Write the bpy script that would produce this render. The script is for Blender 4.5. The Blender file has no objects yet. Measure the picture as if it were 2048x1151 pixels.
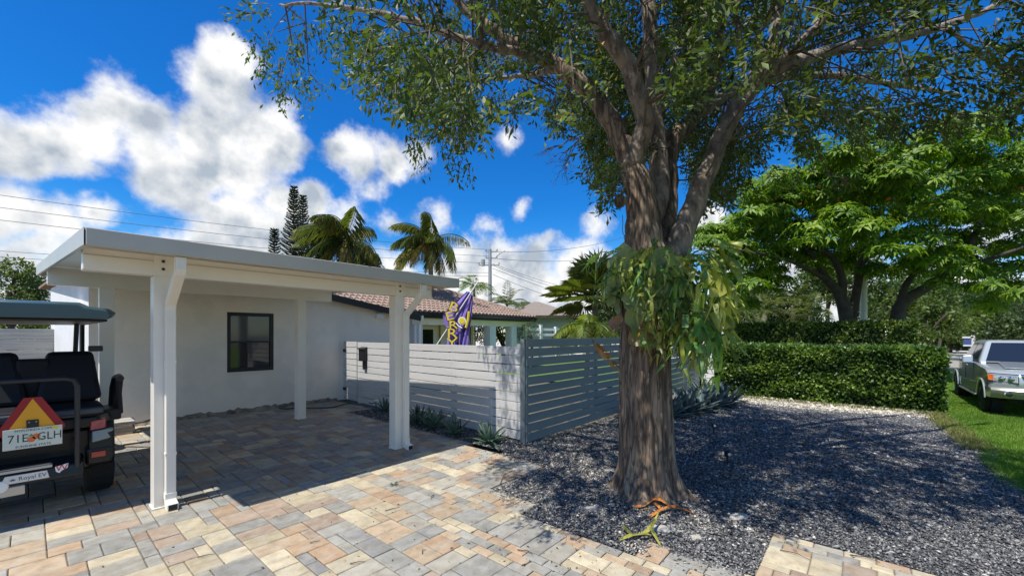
import bpy, bmesh, math, random
import numpy as np
from mathutils import Vector, Matrix, Euler
R = math.radians
random.seed(7)
rng = np.random.default_rng(11)
scn = bpy.context.scene
COL = scn.collection

# ------------------------------------------------------------------ camera
F, H, CX, HY = 820.0, 1.8, 1024.0, 668.0          # focal length / eye height / horizon of the 2048 px photo
YAW = R(40.3)                                      # view direction measured from the +X (house wall) axis
FW = (math.cos(YAW), math.sin(YAW)); RT = (math.sin(YAW), -math.cos(YAW))
cam = bpy.data.cameras.new('camera'); camo = bpy.data.objects.new('camera', cam); COL.objects.link(camo)
camo.location = (0, 0, H); camo.rotation_euler = (R(90), 0, YAW - R(90))
cam.sensor_width = 36; cam.lens = F / 2048 * 36; cam.shift_y = (HY - 575.5) / 2048
cam.clip_start = 0.05; cam.clip_end = 3000
scn.camera = camo

def ray(x):
    a = (x - CX) / F
    return FW[0] + a * RT[0], FW[1] + a * RT[1]
def G(x, y, z=0.0):                                # point of the plane z under a pixel
    d = (H - z) * F / (y - HY); r = ray(x); return Vector((r[0] * d, r[1] * d, z))
def at(x, y, d):                                   # point at depth d
    r = ray(x); return Vector((r[0] * d, r[1] * d, H + (HY - y) * d / F))
def proj(X, Y, Z):
    d = X * FW[0] + Y * FW[1]; r = X * RT[0] + Y * RT[1]
    return CX + F * r / d, HY - (Z - H) * F / d, d

# ------------------------------------------------------------------ sun, sky, exposure
SUN = Vector((-0.452, 0.02, 1.0)).normalized()     # towards the sun (from the shadow of the carport roof)
sl = bpy.data.lights.new('sun', 'SUN'); so = bpy.data.objects.new('sun', sl); COL.objects.link(so)
sl.energy = 3.8; sl.angle = R(0.53); sl.color = (1.0, 0.95, 0.86)
so.rotation_euler = SUN.to_track_quat('Z', 'Y').to_euler(); so.location = (0, 0, 30)
scn.view_settings.view_transform = 'Standard'; scn.view_settings.look = 'None'
scn.view_settings.exposure = 0.75; scn.view_settings.gamma = 1.0
scn.view_settings.use_curve_mapping = False
scn.cycles.max_bounces = 8; scn.cycles.diffuse_bounces = 6; scn.cycles.glossy_bounces = 3
scn.cycles.transmission_bounces = 4; scn.cycles.transparent_max_bounces = 4
scn.cycles.use_denoising = True
scn.cycles.caustics_reflective = False; scn.cycles.caustics_refractive = False

W = bpy.data.worlds.new('World'); scn.world = W; W.use_nodes = True
nt = W.node_tree; nt.nodes.clear()
def N(t, **k):
    n = nt.nodes.new(t)
    for a, b in k.items(): setattr(n, a, b)
    return n
def L(a, b): nt.links.new(a, b)
def wmath(op, a, b=None, c=None, clamp=False):
    n = N('ShaderNodeMath', operation=op); n.use_clamp = clamp
    for i, v in enumerate((a, b, c)):
        if v is None: continue
        if isinstance(v, (int, float)): n.inputs[i].default_value = v
        else: L(v, n.inputs[i])
    return n.outputs[0]
sky = N('ShaderNodeTexSky'); sky.sky_type = 'NISHITA'; sky.sun_disc = False
sky.sun_elevation = math.asin(SUN.z); sky.sun_rotation = math.atan2(SUN.x, SUN.y)
sky.altitude = 0; sky.air_density = 1.0; sky.dust_density = 0.3; sky.ozone_density = 2.2
hsv = N('ShaderNodeHueSaturation'); hsv.inputs['Saturation'].default_value = 1.30; hsv.inputs['Value'].default_value = 0.98
hsv.inputs['Hue'].default_value = 0.497
L(sky.outputs[0], hsv.inputs['Color'])
tc = N('ShaderNodeTexCoord')
DIR = tc.outputs['Generated']
# deep blue above, paler and more neutral air towards the horizon, the same all the way round
sepd = N('ShaderNodeSeparateXYZ'); L(DIR, sepd.inputs[0])
hz_ = N('ShaderNodeMapRange'); hz_.interpolation_type = 'SMOOTHSTEP'; L(sepd.outputs['Z'], hz_.inputs[0]); hz_.inputs[1].default_value = .0; hz_.inputs[2].default_value = .30
tcol = N('ShaderNodeMix', data_type='RGBA'); L(hz_.outputs[0], tcol.inputs['Factor']); tcol.inputs[6].default_value = (.58, .66, .70, 1); tcol.inputs[7].default_value = (.11, .48, .77, 1)
tintn = N('ShaderNodeMix', data_type='RGBA', blend_type='MULTIPLY'); tintn.inputs['Factor'].default_value = 1
L(hsv.outputs[0], tintn.inputs[6]); L(tcol.outputs[2], tintn.inputs[7])
def pdir(x, y):
    a = (x - CX) / F; b = (HY - y) / F
    return Vector((FW[0] + a * RT[0], FW[1] + a * RT[1], b)).normalized()
# cumulus as groups of billows, each a direction and an angular radius
CL = [(470,130,72),(445,190,92),(535,265,85),(420,280,118),(305,255,105),(262,208,58),(195,262,82),(125,290,84),(45,300,90),
      (555,315,62),(330,345,92),(475,365,82),(400,360,88),(-40,290,90),
      (55,440,92),(-20,430,100),(130,455,84),(185,385,34),(205,425,52),(30,540,90),(100,500,70),
      (470,455,88),(415,480,60),(560,420,62),(625,405,48),(540,480,95),
      (715,305,66),(685,300,46),(775,322,52),(728,268,24),(835,315,36),(760,360,44),
      (880,425,40),(862,450,38),(790,440,36),(1015,292,34),(1050,418,26),(1185,455,36),(985,462,30),(700,440,45),
      (1010,525,62),(1078,487,30),(1075,520,40),(955,535,60),(1148,535,54),(1060,575,95),(1180,565,70),(900,560,62),(1225,585,62),(800,545,60),(1120,600,90),(980,600,80),
      (120,590,120),(330,560,110),(600,560,110),(750,600,110),(1300,590,100),(1420,440,50),(1560,560,90),(1700,570,100),(1900,560,110),(2010,460,80),(1480,560,80),(2050,600,90)]
blobs = [(pdir(x, y), 0.5 * ((pdir(x + r, y) - pdir(x - r, y)).length + (pdir(x, y + r) - pdir(x, y - r)).length) / 2, .55 if r < 46 else 1.0) for x, y, r in CL]
rr = random.Random(5)
for g in range(9):                                 # the same kind of sky all the way round
    az = YAW + R(75) + R(210) * (g + rr.random() * 0.8) / 9; el = R(rr.uniform(8, 32)); 
    for k in range(6):
        a2 = az + rr.uniform(-.2, .2); e2 = el + rr.uniform(-.09, .08)
        blobs.append((Vector((math.cos(a2) * math.cos(e2), math.sin(a2) * math.cos(e2), math.sin(e2))), rr.uniform(.06, .13), 1.0))
# domain-warped direction gives the billowing outline
nw = N('ShaderNodeTexNoise'); nw.inputs['Scale'].default_value = 5.0; nw.inputs['Detail'].default_value = 6; nw.inputs['Roughness'].default_value = .6
L(DIR, nw.inputs['Vector'])
wv = N('ShaderNodeVectorMath', operation='MULTIPLY_ADD'); wv.inputs[1].default_value = (.10,) * 3
sub = N('ShaderNodeVectorMath', operation='SUBTRACT'); sub.inputs[1].default_value = (.5,) * 3
L(nw.outputs['Color'], sub.inputs[0]); L(sub.outputs[0], wv.inputs[0]); L(DIR, wv.inputs[2])
WD = wv.outputs[0]
def field(vec):
    acc = None
    for c, r, am in blobs:
        ds = N('ShaderNodeVectorMath', operation='DISTANCE'); ds.inputs[1].default_value = c; L(vec, ds.inputs[0])
        v = wmath('MULTIPLY_ADD', ds.outputs['Value'], -am / r, am)
        acc = v if acc is None else wmath('SMOOTH_MAX', acc, v, .35)
    return acc
FLD = field(WD)
nz = N('ShaderNodeTexNoise'); nz.inputs['Scale'].default_value = 11; nz.inputs['Detail'].default_value = 10; nz.inputs['Roughness'].default_value = .60
L(DIR, nz.inputs['Vector'])
up = N('ShaderNodeVectorMath', operation='ADD'); up.inputs[1].default_value = (-.025, 0, .04); L(DIR, up.inputs[0])
nz2 = N('ShaderNodeTexNoise'); nz2.inputs['Scale'].default_value = 9; nz2.inputs['Detail'].default_value = 5; nz2.inputs['Roughness'].default_value = .5
L(up.outputs[0], nz2.inputs['Vector'])
nzl = N('ShaderNodeTexNoise'); nzl.inputs['Scale'].default_value = 9; nzl.inputs['Detail'].default_value = 5; nzl.inputs['Roughness'].default_value = .5
L(DIR, nzl.inputs['Vector'])
dens = wmath('ADD', FLD, wmath('MULTIPLY_ADD', nz.outputs['Fac'], 1.9, -.93))
mr = N('ShaderNodeMapRange'); mr.interpolation_type = 'SMOOTHSTEP'; L(dens, mr.inputs[0])
mr.inputs[1].default_value = -.06; mr.inputs[2].default_value = .62
mask = mr.outputs[0]
# thick inner parts are greyer, sun-side billows whiter
lit = wmath('MULTIPLY_ADD', wmath('SUBTRACT', nzl.outputs['Fac'], nz2.outputs['Fac']), 3.0, .62)
thick = N('ShaderNodeMapRange'); thick.interpolation_type = 'SMOOTHSTEP'; L(dens, thick.inputs[0])
thick.inputs[1].default_value = .25; thick.inputs[2].default_value = 1.1; thick.inputs[3].default_value = .12; thick.inputs[4].default_value = -.22
shade = wmath('ADD', lit, thick.outputs[0], clamp=True)
ramp = N('ShaderNodeValToRGB'); L(shade, ramp.inputs[0])
ramp.color_ramp.elements[0].position = .15; ramp.color_ramp.elements[0].color = (2.0, 2.3, 2.7, 1)
ramp.color_ramp.elements[1].position = .85; ramp.color_ramp.elements[1].color = (4.5, 4.5, 4.45, 1)
mix = N('ShaderNodeMix', data_type='RGBA'); L(mask, mix.inputs['Factor']); L(tintn.outputs[2], mix.inputs[6]); L(ramp.outputs[0], mix.inputs[7])
bg = N('ShaderNodeBackground'); bg.inputs['Strength'].default_value = 0.135; L(mix.outputs[2], bg.inputs['Color'])
wo = N('ShaderNodeOutputWorld'); L(bg.outputs[0], wo.inputs['Surface'])
W.cycles.sampling_method = 'MANUAL'; W.cycles.sample_map_resolution = 512

# ------------------------------------------------------------------ mesh helpers
class MB:
    def __init__(s): s.v = []; s.f = []; s.m = Matrix.Identity(4)
    def _add(s, vs, fs):
        o = len(s.v); s.v += [tuple(s.m @ Vector(p)) for p in vs]; s.f += [tuple(i + o for i in f) for f in fs]; return s
    def box(s, x0, x1, y0, y1, z0, z1):
        return s._add([(x0,y0,z0),(x1,y0,z0),(x1,y1,z0),(x0,y1,z0),(x0,y0,z1),(x1,y0,z1),(x1,y1,z1),(x0,y1,z1)],
                      [(0,3,2,1),(4,5,6,7),(0,1,5,4),(1,2,6,5),(2,3,7,6),(3,0,4,7)])
    def hexa(s, b, t):                              # 4 bottom + 4 top corners
        return s._add(list(b) + list(t), [(0,3,2,1),(4,5,6,7),(0,1,5,4),(1,2,6,5),(2,3,7,6),(3,0,4,7)])
    def poly(s, pts): return s._add(pts, [tuple(range(len(pts)))])
    def prism(s, pts, vec):                         # polygon extruded along vec
        n = len(pts); vec = Vector(vec); a = [Vector(p) for p in pts]; b = [p + vec for p in a]
        return s._add(a + b, [tuple(range(n))[::-1], tuple(range(n, 2*n))] + [(i, (i+1) % n, n + (i+1) % n, n + i) for i in range(n)])
    def loft(s, rings, cap=True):
        n = len(rings[0]); vs = [p for r in rings for p in r]; fs = []
        for k in range(len(rings) - 1):
            for i in range(n):
                j = (i + 1) % n; fs.append((k*n+i, k*n+j, (k+1)*n+j, (k+1)*n+i))
        if cap: fs += [tuple(range(n))[::-1], tuple(range((len(rings)-1)*n, len(rings)*n))]
        return s._add(vs, fs)
    def tube(s, pts, rad, n=8, cap=True, sq=None):
        pts = [Vector(p) for p in pts]; rings = []
        if not hasattr(rad, '__len__'): rad = [rad] * len(pts)
        prev = None
        for i, p in enumerate(pts):
            t = (pts[min(i+1, len(pts)-1)] - pts[max(i-1, 0)]).normalized()
            if prev is None:
                a = Vector((0,0,1)) if abs(t.z) < .9 else Vector((1,0,0))
                u = t.cross(a).normalized()
            else: u = (prev - t * prev.dot(t)).normalized()
            prev = u; w = t.cross(u)
            rings.append([p + (u * math.cos(2*math.pi*k/n) + w * math.sin(2*math.pi*k/n)) * rad[i] for k in range(n)])
        return s.loft(rings, cap)
    def bar(s, a, b, w, h, up=(0,0,1)):             # rectangular bar between two points
        a = Vector(a); b = Vector(b); t = (b - a).normalized(); u = t.cross(Vector(up)).normalized(); v = u.cross(t)
        c = lambda p: [p - u*w/2 - v*h/2, p + u*w/2 - v*h/2, p + u*w/2 + v*h/2, p - u*w/2 + v*h/2]
        return s.loft([c(a), c(b)])
    def rpath(s, pts, w, h, up=(1,0,0)):            # rectangular duct along a path lying across 'up'
        rings = []; pts = [Vector(p) for p in pts]; up = Vector(up)
        for i, p in enumerate(pts):
            t1 = (pts[i] - pts[i-1]).normalized() if i else (pts[1] - pts[0]).normalized()
            t2 = (pts[i+1] - pts[i]).normalized() if i < len(pts)-1 else t1
            t = (t1 + t2).normalized(); k = 1 / max(.5, t.dot(t1)); v = up.cross(t).normalized() * k
            rings.append([p - up*w/2 - v*h/2, p + up*w/2 - v*h/2, p + up*w/2 + v*h/2, p - up*w/2 + v*h/2])
        return s.loft(rings)
    def lathe(s, prof, n=24, axis='z'):             # (radius, height) profile
        rings = []
        for r, h in prof:
            ring = []
            for k in range(n):
                a = 2*math.pi*k/n; c, q = r*math.cos(a), r*math.sin(a)
                ring.append((c, q, h) if axis == 'z' else (c, h, q) if axis == 'y' else (h, c, q))
            rings.append(ring)
        return s.loft(rings)
    def ball(s, c, r, n=10, sc=(1,1,1)):
        rings = []
        for i in range(1, n//2):
            t = math.pi * i / (n//2)
            rings.append([(c[0]+sc[0]*r*math.sin(t)*math.cos(2*math.pi*k/n), c[1]+sc[1]*r*math.sin(t)*math.sin(2*math.pi*k/n), c[2]-sc[2]*r*math.cos(t)) for k in range(n)])
        return s.loft(rings)
    def obj(s, name, mat, parent=None, smooth=False, bevel=0, loc=None):
        return mesh_obj(name, s.v, s.f, mat, parent, smooth, bevel, loc)

def finish(o, parent):
    COL.objects.link(o)
    if parent is not None: o.parent = parent
    return o
def mesh_obj(name, v, f, mat, parent=None, smooth=False, bevel=0, loc=None):
    me = bpy.data.meshes.new(name); me.from_pydata(v, [], f); me.update()
    bm = bmesh.new(); bm.from_mesh(me); bmesh.ops.recalc_face_normals(bm, faces=bm.faces); bm.to_mesh(me); bm.free()
    if mat: me.materials.append(mat)
    if smooth:
        me.polygons.foreach_set('use_smooth', [True] * len(me.polygons))
        if smooth != 'all': me.set_sharp_from_angle(angle=R(42))
    o = bpy.data.objects.new(name, me); finish(o, parent)
    if loc is not None: o.location = loc
    if bevel:
        b = o.modifiers.new('bevel', 'BEVEL'); b.width = bevel; b.segments = 2; b.limit_method = 'ANGLE'; b.angle_limit = R(40)
    return o
def big_mesh(name, V, Fc, mat, parent=None, attr=None, smooth=False):     # numpy arrays, all faces of one size
    V = np.asarray(V, np.float32); Fc = np.asarray(Fc, np.int32); me = bpy.data.meshes.new(name)
    k = Fc.shape[1]; me.vertices.add(len(V)); me.vertices.foreach_set('co', V.ravel())
    me.loops.add(Fc.size); me.loops.foreach_set('vertex_index', Fc.ravel())
    me.polygons.add(len(Fc)); me.polygons.foreach_set('loop_start', np.arange(0, Fc.size, k, dtype=np.int32))
    try: me.polygons.foreach_set('loop_total', np.full(len(Fc), k, dtype=np.int32))
    except Exception: pass
    if attr is not None:
        a = me.attributes.new('tint', 'FLOAT', 'POINT'); a.data.foreach_set('value', np.asarray(attr, np.float32))
    if smooth: me.polygons.foreach_set('use_smooth', np.ones(len(Fc), bool))
    me.update(calc_edges=True); me.validate()
    me.materials.append(mat); o = bpy.data.objects.new(name, me); return finish(o, parent)
def tag(o, label=None, cat=None, group=None, kind=None):
    if label: o['label'] = label
    if cat: o['category'] = cat
    if group: o['group'] = group
    if kind: o['kind'] = kind
    return o
def thing(name, label, cat, loc=(0,0,0), rz=0, group=None):
    o = bpy.data.objects.new(name, None); COL.objects.link(o); o.empty_display_size = .1
    o.location = loc; o.rotation_euler = (0, 0, rz); return tag(o, label, cat, group)
def dup(o, parent=None):
    c = o.copy(); COL.objects.link(c); c.parent = parent
    for ch in o.children: dup(ch, c)
    return c
def smoothpath(pts, rad, n=5):                     # Catmull-Rom
    P = [Vector(p) for p in pts]; out = []; ro = []
    for i in range(len(P) - 1):
        a, b, c, d = P[max(i-1,0)], P[i], P[i+1], P[min(i+2, len(P)-1)]
        for k in range(n):
            t = k / n
            out.append(.5*((2*b) + (c-a)*t + (2*a-5*b+4*c-d)*t*t + (3*b-a-3*c+d)*t**3)); ro.append(rad[i]*(1-t)+rad[i+1]*t)
    return out + [P[-1]], ro + [rad[-1]]

# ------------------------------------------------------------------ materials
MATS = {}
def mat(name, col, rough=.6, col2=None, scale=6, fac=(.35,.65), detail=6, bump=0, bscale=60, metal=0, spec=.5, coat=0,
        coord='Position', stretch=None, attr=None, trans=0, objcol=False, speck=None, blend=None, crack=None):
    m = bpy.data.materials.new(name); m.use_nodes = True; t = m.node_tree; t.nodes.clear()
    def n(ty, **k):
        q = t.nodes.new(ty)
        for a, b in k.items(): setattr(q, a, b)
        return q
    out = n('ShaderNodeOutputMaterial'); p = n('ShaderNodeBsdfPrincipled')
    p.inputs['Roughness'].default_value = rough; p.inputs['Metallic'].default_value = metal
    p.inputs['Specular IOR Level'].default_value = spec; p.inputs['Coat Weight'].default_value = coat; p.inputs['Coat Roughness'].default_value = .05
    if coord == 'Position': vec = n('ShaderNodeNewGeometry').outputs['Position']
    else: vec = n('ShaderNodeTexCoord').outputs[coord]
    if stretch:
        mp = n('ShaderNodeMapping'); mp.inputs['Scale'].default_value = stretch; t.links.new(vec, mp.inputs[0]); vec = mp.outputs[0]
    c4 = lambda c: (c[0], c[1], c[2], 1)
    base = None
    if objcol:
        oi = n('ShaderNodeObjectInfo'); base = oi.outputs['Color']
        if objcol == 'attr':
            at_ = n('ShaderNodeAttribute'); at_.attribute_name = 'paint'; base = at_.outputs['Color']
    if attr:
        at_ = n('ShaderNodeAttribute'); at_.attribute_name = 'tint'
        rp = n('ShaderNodeValToRGB'); t.links.new(at_.outputs['Fac'], rp.inputs[0])
        els = rp.color_ramp.elements
        for i, (pos, c) in enumerate(attr):
            e = els[i] if i < 2 else els.new(pos)
            e.position = pos; e.color = c4(c)
        base = rp.outputs[0]
    if col2 is not None:
        nz = n('ShaderNodeTexNoise'); nz.inputs['Scale'].default_value = scale; nz.inputs['Detail'].default_value = detail; nz.inputs['Roughness'].default_value = .62
        t.links.new(vec, nz.inputs['Vector'])
        mr = n('ShaderNodeMapRange'); mr.inputs[1].default_value = fac[0]; mr.inputs[2].default_value = fac[1]; t.links.new(nz.outputs['Fac'], mr.inputs[0])
        mx = n('ShaderNodeMix', data_type='RGBA'); t.links.new(mr.outputs[0], mx.inputs['Factor'])
        if base is not None:
            if blend:
                bn = n('ShaderNodeTexNoise'); bn.inputs['Scale'].default_value = 7.5; bn.inputs['Detail'].default_value = 5; bn.inputs['Distortion'].default_value = .8
                bm_ = n('ShaderNodeMapping'); bm_.inputs['Scale'].default_value = (.85, 1.1, 1); t.links.new(vec, bm_.inputs[0]); t.links.new(bm_.outputs[0], bn.inputs['Vector'])
                b1 = n('ShaderNodeMapRange'); b1.inputs[1].default_value = .46; b1.inputs[2].default_value = .68; b1.inputs[4].default_value = .5; t.links.new(bn.outputs['Fac'], b1.inputs[0])
                b2 = n('ShaderNodeMix', data_type='RGBA'); t.links.new(b1.outputs[0], b2.inputs['Factor']); t.links.new(base, b2.inputs[6]); b2.inputs[7].default_value = c4(blend); base = b2.outputs[2]
            t.links.new(base, mx.inputs[6]); mm = n('ShaderNodeMix', data_type='RGBA', blend_type='MULTIPLY'); mm.inputs['Factor'].default_value = 1
            t.links.new(base, mm.inputs[6]); mm.inputs[7].default_value = c4(col2); t.links.new(mm.outputs[2], mx.inputs[7])
        else: mx.inputs[6].default_value = c4(col); mx.inputs[7].default_value = c4(col2)
        base = mx.outputs[2]
    if speck:
        vz = n('ShaderNodeTexNoise'); vz.inputs['Scale'].default_value = speck[0]; vz.inputs['Detail'].default_value = 2
        t.links.new(vec, vz.inputs['Vector'])
        mr = n('ShaderNodeMapRange'); mr.inputs[1].default_value = speck[1]; mr.inputs[2].default_value = speck[1] + .08; t.links.new(vz.outputs['Fac'], mr.inputs[0])
        mx = n('ShaderNodeMix', data_type='RGBA'); ff = n('ShaderNodeMath', operation='MULTIPLY'); ff.inputs[1].default_value = speck[3]
        t.links.new(mr.outputs[0], ff.inputs[0]); t.links.new(ff.outputs[0], mx.inputs['Factor'])
        if base is not None: t.links.new(base, mx.inputs[6])
        else: mx.inputs[6].default_value = c4(col)
        mx.inputs[7].default_value = c4(speck[2]); base = mx.outputs[2]
    if crack:
        vo = n('ShaderNodeTexVoronoi', feature='DISTANCE_TO_EDGE'); vo.inputs['Scale'].default_value = crack[0]
        dn = n('ShaderNodeTexNoise'); dn.inputs['Scale'].default_value = 14; t.links.new(vec, dn.inputs['Vector'])
        vm = n('ShaderNodeVectorMath', operation='MULTIPLY_ADD'); vm.inputs[1].default_value = (.10, .10, .10); t.links.new(dn.outputs['Color'], vm.inputs[0]); t.links.new(vec, vm.inputs[2]); t.links.new(vm.outputs[0], vo.inputs['Vector'])
        mr = n('ShaderNodeMapRange'); mr.inputs[1].default_value = .0; mr.inputs[2].default_value = crack[1]; mr.inputs[3].default_value = .85; mr.inputs[4].default_value = 0; t.links.new(vo.outputs['Distance'], mr.inputs[0])
        mx = n('ShaderNodeMix', data_type='RGBA'); t.links.new(mr.outputs[0], mx.inputs['Factor']); t.links.new(base, mx.inputs[6]); mx.inputs[7].default_value = c4(crack[2]); base = mx.outputs[2]
    if base is None: p.inputs['Base Color'].default_value = c4(col)
    else: t.links.new(base, p.inputs['Base Color'])
    if bump:
        bz = n('ShaderNodeTexNoise'); bz.inputs['Scale'].default_value = bscale; bz.inputs['Detail'].default_value = 5; t.links.new(vec, bz.inputs['Vector'])
        b = n('ShaderNodeBump'); b.inputs['Strength'].default_value = bump; b.inputs['Distance'].default_value = .02
        t.links.new(bz.outputs['Fac'], b.inputs['Height']); t.links.new(b.outputs[0], p.inputs['Normal'])
    sh = p.outputs[0]
    if trans:
        tr = n('ShaderNodeBsdfTranslucent'); ms = n('ShaderNodeMixShader'); ms.inputs[0].default_value = trans
        if base is None: tr.inputs[0].default_value = c4(col)
        else:
            g = n('ShaderNodeMix', data_type='RGBA', blend_type='MULTIPLY'); g.inputs['Factor'].default_value = 1; g.inputs[7].default_value = (1.3, 1.35, .55, 1)
            t.links.new(base, g.inputs[6]); t.links.new(g.outputs[2], tr.inputs[0])
        t.links.new(sh, ms.inputs[1]); t.links.new(tr.outputs[0], ms.inputs[2]); sh = ms.outputs[0]
    t.links.new(sh, out.inputs[0]); MATS[name] = m; return m

M = {}
def dm(k, *a, **kw): M[k] = mat(k, *a, **kw)
dm('paver', (.4,.4,.4), .85, (.72,.68,.62), 9, (.42,.70), bump=.5, bscale=140, objcol=True, coord='Position', speck=(150, .62, (.10,.09,.08), .4), blend=(.40,.375,.315))
dm('paver_field', (.4,.4,.4), .85, (.72,.68,.62), 9, (.42,.70), bump=.5, bscale=140, objcol='attr', coord='Position', speck=(150, .62, (.10,.09,.08), .4), blend=(.40,.375,.315))
dm('sand', (.16,.13,.10), .95, (.28,.24,.18), 20, bump=.6, bscale=200)
dm('gravel_bed', (.035,.037,.043), .95, (.17,.165,.16), 45, (.50,.66), bump=1, bscale=90)
dm('stone', (.1,.1,.1), .8, attr=[(0,(.042,.043,.047)),(.5,(.105,.106,.108)),(.8,(.20,.198,.192)),(.95,(.30,.295,.285)),(1,(.55,.53,.49))])
dm('mulch', (.03,.02,.015), .95, (.09,.06,.045), 40, bump=1, bscale=80)
dm('soil', (.10,.085,.05), .95, (.20,.17,.11), 3, bump=.6, bscale=30)
dm('lawn', (.08,.15,.02), .9, (.14,.22,.035), 2.5, bump=.8, bscale=90)
dm('grass', (.1,.2,.03), .7, attr=[(0,(.080,.18,.012)),(.6,(.17,.31,.028)),(1,(.30,.38,.07))], trans=.4)
dm('drygrass', (.1,.2,.03), .8, attr=[(0,(.10,.14,.02)),(1,(.34,.30,.12))], trans=.3)
dm('concrete', (.55,.50,.42), .9, (.42,.39,.33), 2, bump=.3, bscale=40)
dm('kerb', (.60,.60,.58), .85, (.48,.48,.46), 4, bump=.3)
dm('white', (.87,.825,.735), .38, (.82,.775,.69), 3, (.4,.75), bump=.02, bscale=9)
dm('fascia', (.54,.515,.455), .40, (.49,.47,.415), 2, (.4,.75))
dm('ceiling', (.86,.84,.79), .35, (.82,.80,.75), 2)
dm('stucco', (.88,.815,.70), .93, (.81,.75,.645), 1.6, (.36,.70), bump=.22, bscale=45, speck=(1.4, .52, (.74,.70,.61), .5))
dm('stucco_white', (.80,.80,.79), .9, (.74,.74,.73), 2, bump=.3, bscale=60)
dm('stain', (.30,.27,.21), .95, (.09,.08,.06), 9, (.35,.65), bump=.6, bscale=40)
dm('black', (.010,.010,.012), .45)
dm('black_gloss', (.012,.012,.014), .18, spec=.5)
dm('rubber', (.016,.016,.017), .85, bump=.3, bscale=80)
dm('glass', (.012,.014,.016), .04, spec=.8)
dm('blind', (.075,.085,.092), .08, spec=.7)
dm('board_front', (.60,.59,.585), .6, (.50,.495,.49), 2.2, (.40,.72), bump=.15, bscale=30, stretch=(1,.35,4))
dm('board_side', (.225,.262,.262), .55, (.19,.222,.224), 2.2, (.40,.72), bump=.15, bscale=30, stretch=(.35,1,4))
dm('board_old', (.52,.50,.46), .85, (.34,.33,.31), 3, (.35,.7), bump=.4, bscale=25, stretch=(.5,1,9))
dm('metal', (.45,.46,.47), .35, metal=.9)
dm('steel_pole', (.36,.37,.38), .6, (.30,.31,.32), 2, bump=.2, bscale=20)
dm('wire', (.05,.055,.065), .6)
dm('hose', (.02,.06,.03), .5)
dm('bark', (.255,.185,.128), .95, (.072,.051,.036), 16, (.42,.60), bump=1, bscale=34, stretch=(1,1,.13), speck=(9, .57, (.40,.31,.22), .55), crack=(15, .10, (.045,.034,.026)))
dm('bark_grey', (.27,.22,.17), .95, (.095,.075,.06), 10, (.38,.64), bump=1, bscale=36, stretch=(1,1,.5), speck=(12, .58, (.36,.33,.28), .5))
dm('bark_dark', (.085,.067,.052), .95, (.05,.04,.032), 4, bump=.7, bscale=16)
dm('palm_trunk', (.25,.22,.18), .95, (.14,.12,.10), 5, bump=.8, bscale=12, stretch=(1,1,5))
dm('twig', (.12,.095,.072), .95)
dm('leaf', (.05,.09,.02), .55, attr=[(0,(.030,.058,.013)),(.5,(.078,.125,.024)),(.85,(.15,.20,.038)),(.97,(.23,.25,.055)),(1,(.27,.26,.07))], trans=.42)
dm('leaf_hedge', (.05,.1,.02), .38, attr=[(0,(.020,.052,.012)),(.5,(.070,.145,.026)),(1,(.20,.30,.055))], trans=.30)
dm('leaf_poinciana', (.08,.15,.02), .5, attr=[(0,(.052,.118,.010)),(.55,(.145,.260,.018)),(1,(.30,.40,.035))], trans=.44)
dm('leaf_dark', (.04,.07,.02), .5, attr=[(0,(.016,.036,.010)),(.6,(.042,.078,.016)),(1,(.10,.135,.030))], trans=.25)
dm('leaf_mid', (.06,.1,.02), .5, attr=[(0,(.028,.062,.010)),(.6,(.075,.130,.018)),(1,(.17,.21,.035))], trans=.3)
dm('palm_leaf', (.07,.1,.02), .42, attr=[(0,(.055,.085,.018)),(.6,(.13,.165,.034)),(.9,(.26,.24,.055)),(1,(.38,.30,.09))], trans=.38)
dm('palm_bright', (.1,.16,.03), .42, attr=[(0,(.070,.13,.018)),(.6,(.16,.235,.034)),(1,(.30,.34,.06))], trans=.4)
dm('pine', (.03,.055,.03), .7, attr=[(0,(.018,.034,.018)),(1,(.050,.075,.036))], trans=.1)
dm('coconut', (.45,.24,.04), .5)
dm('flower', (.65,.11,.02), .6)
dm('frond', (.12,.18,.04), .45, (.6,.8,.55), 5, (.35,.7), objcol=True, trans=.28)
dm('agave', (.14,.22,.13), .5, (.085,.15,.10), 6)
dm('agave_blue', (.12,.165,.155), .55, (.085,.125,.12), 6)
dm('orange_leaf', (.60,.23,.03), .6, (.26,.07,.03), 34)
dm('green_frond', (.20,.21,.04), .5, (.34,.32,.06), 30)
dm('limestone', (.46,.43,.38), .9, (.32,.30,.26), 8, bump=.8, bscale=30)
dm('tile_clay', (.34,.24,.185), .85, (.23,.155,.115), 3, (.35,.7), bump=.3, bscale=30)
dm('shingle', (.25,.205,.165), .95, (.18,.15,.125), 6, bump=.5, bscale=20)
dm('wall_grey', (.42,.42,.41), .9, (.37,.37,.36), 2)
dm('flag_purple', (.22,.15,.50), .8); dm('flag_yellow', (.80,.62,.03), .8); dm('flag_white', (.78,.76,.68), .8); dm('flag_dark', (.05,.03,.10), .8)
dm('flag_red', (.55,.02,.03), .8)
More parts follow.
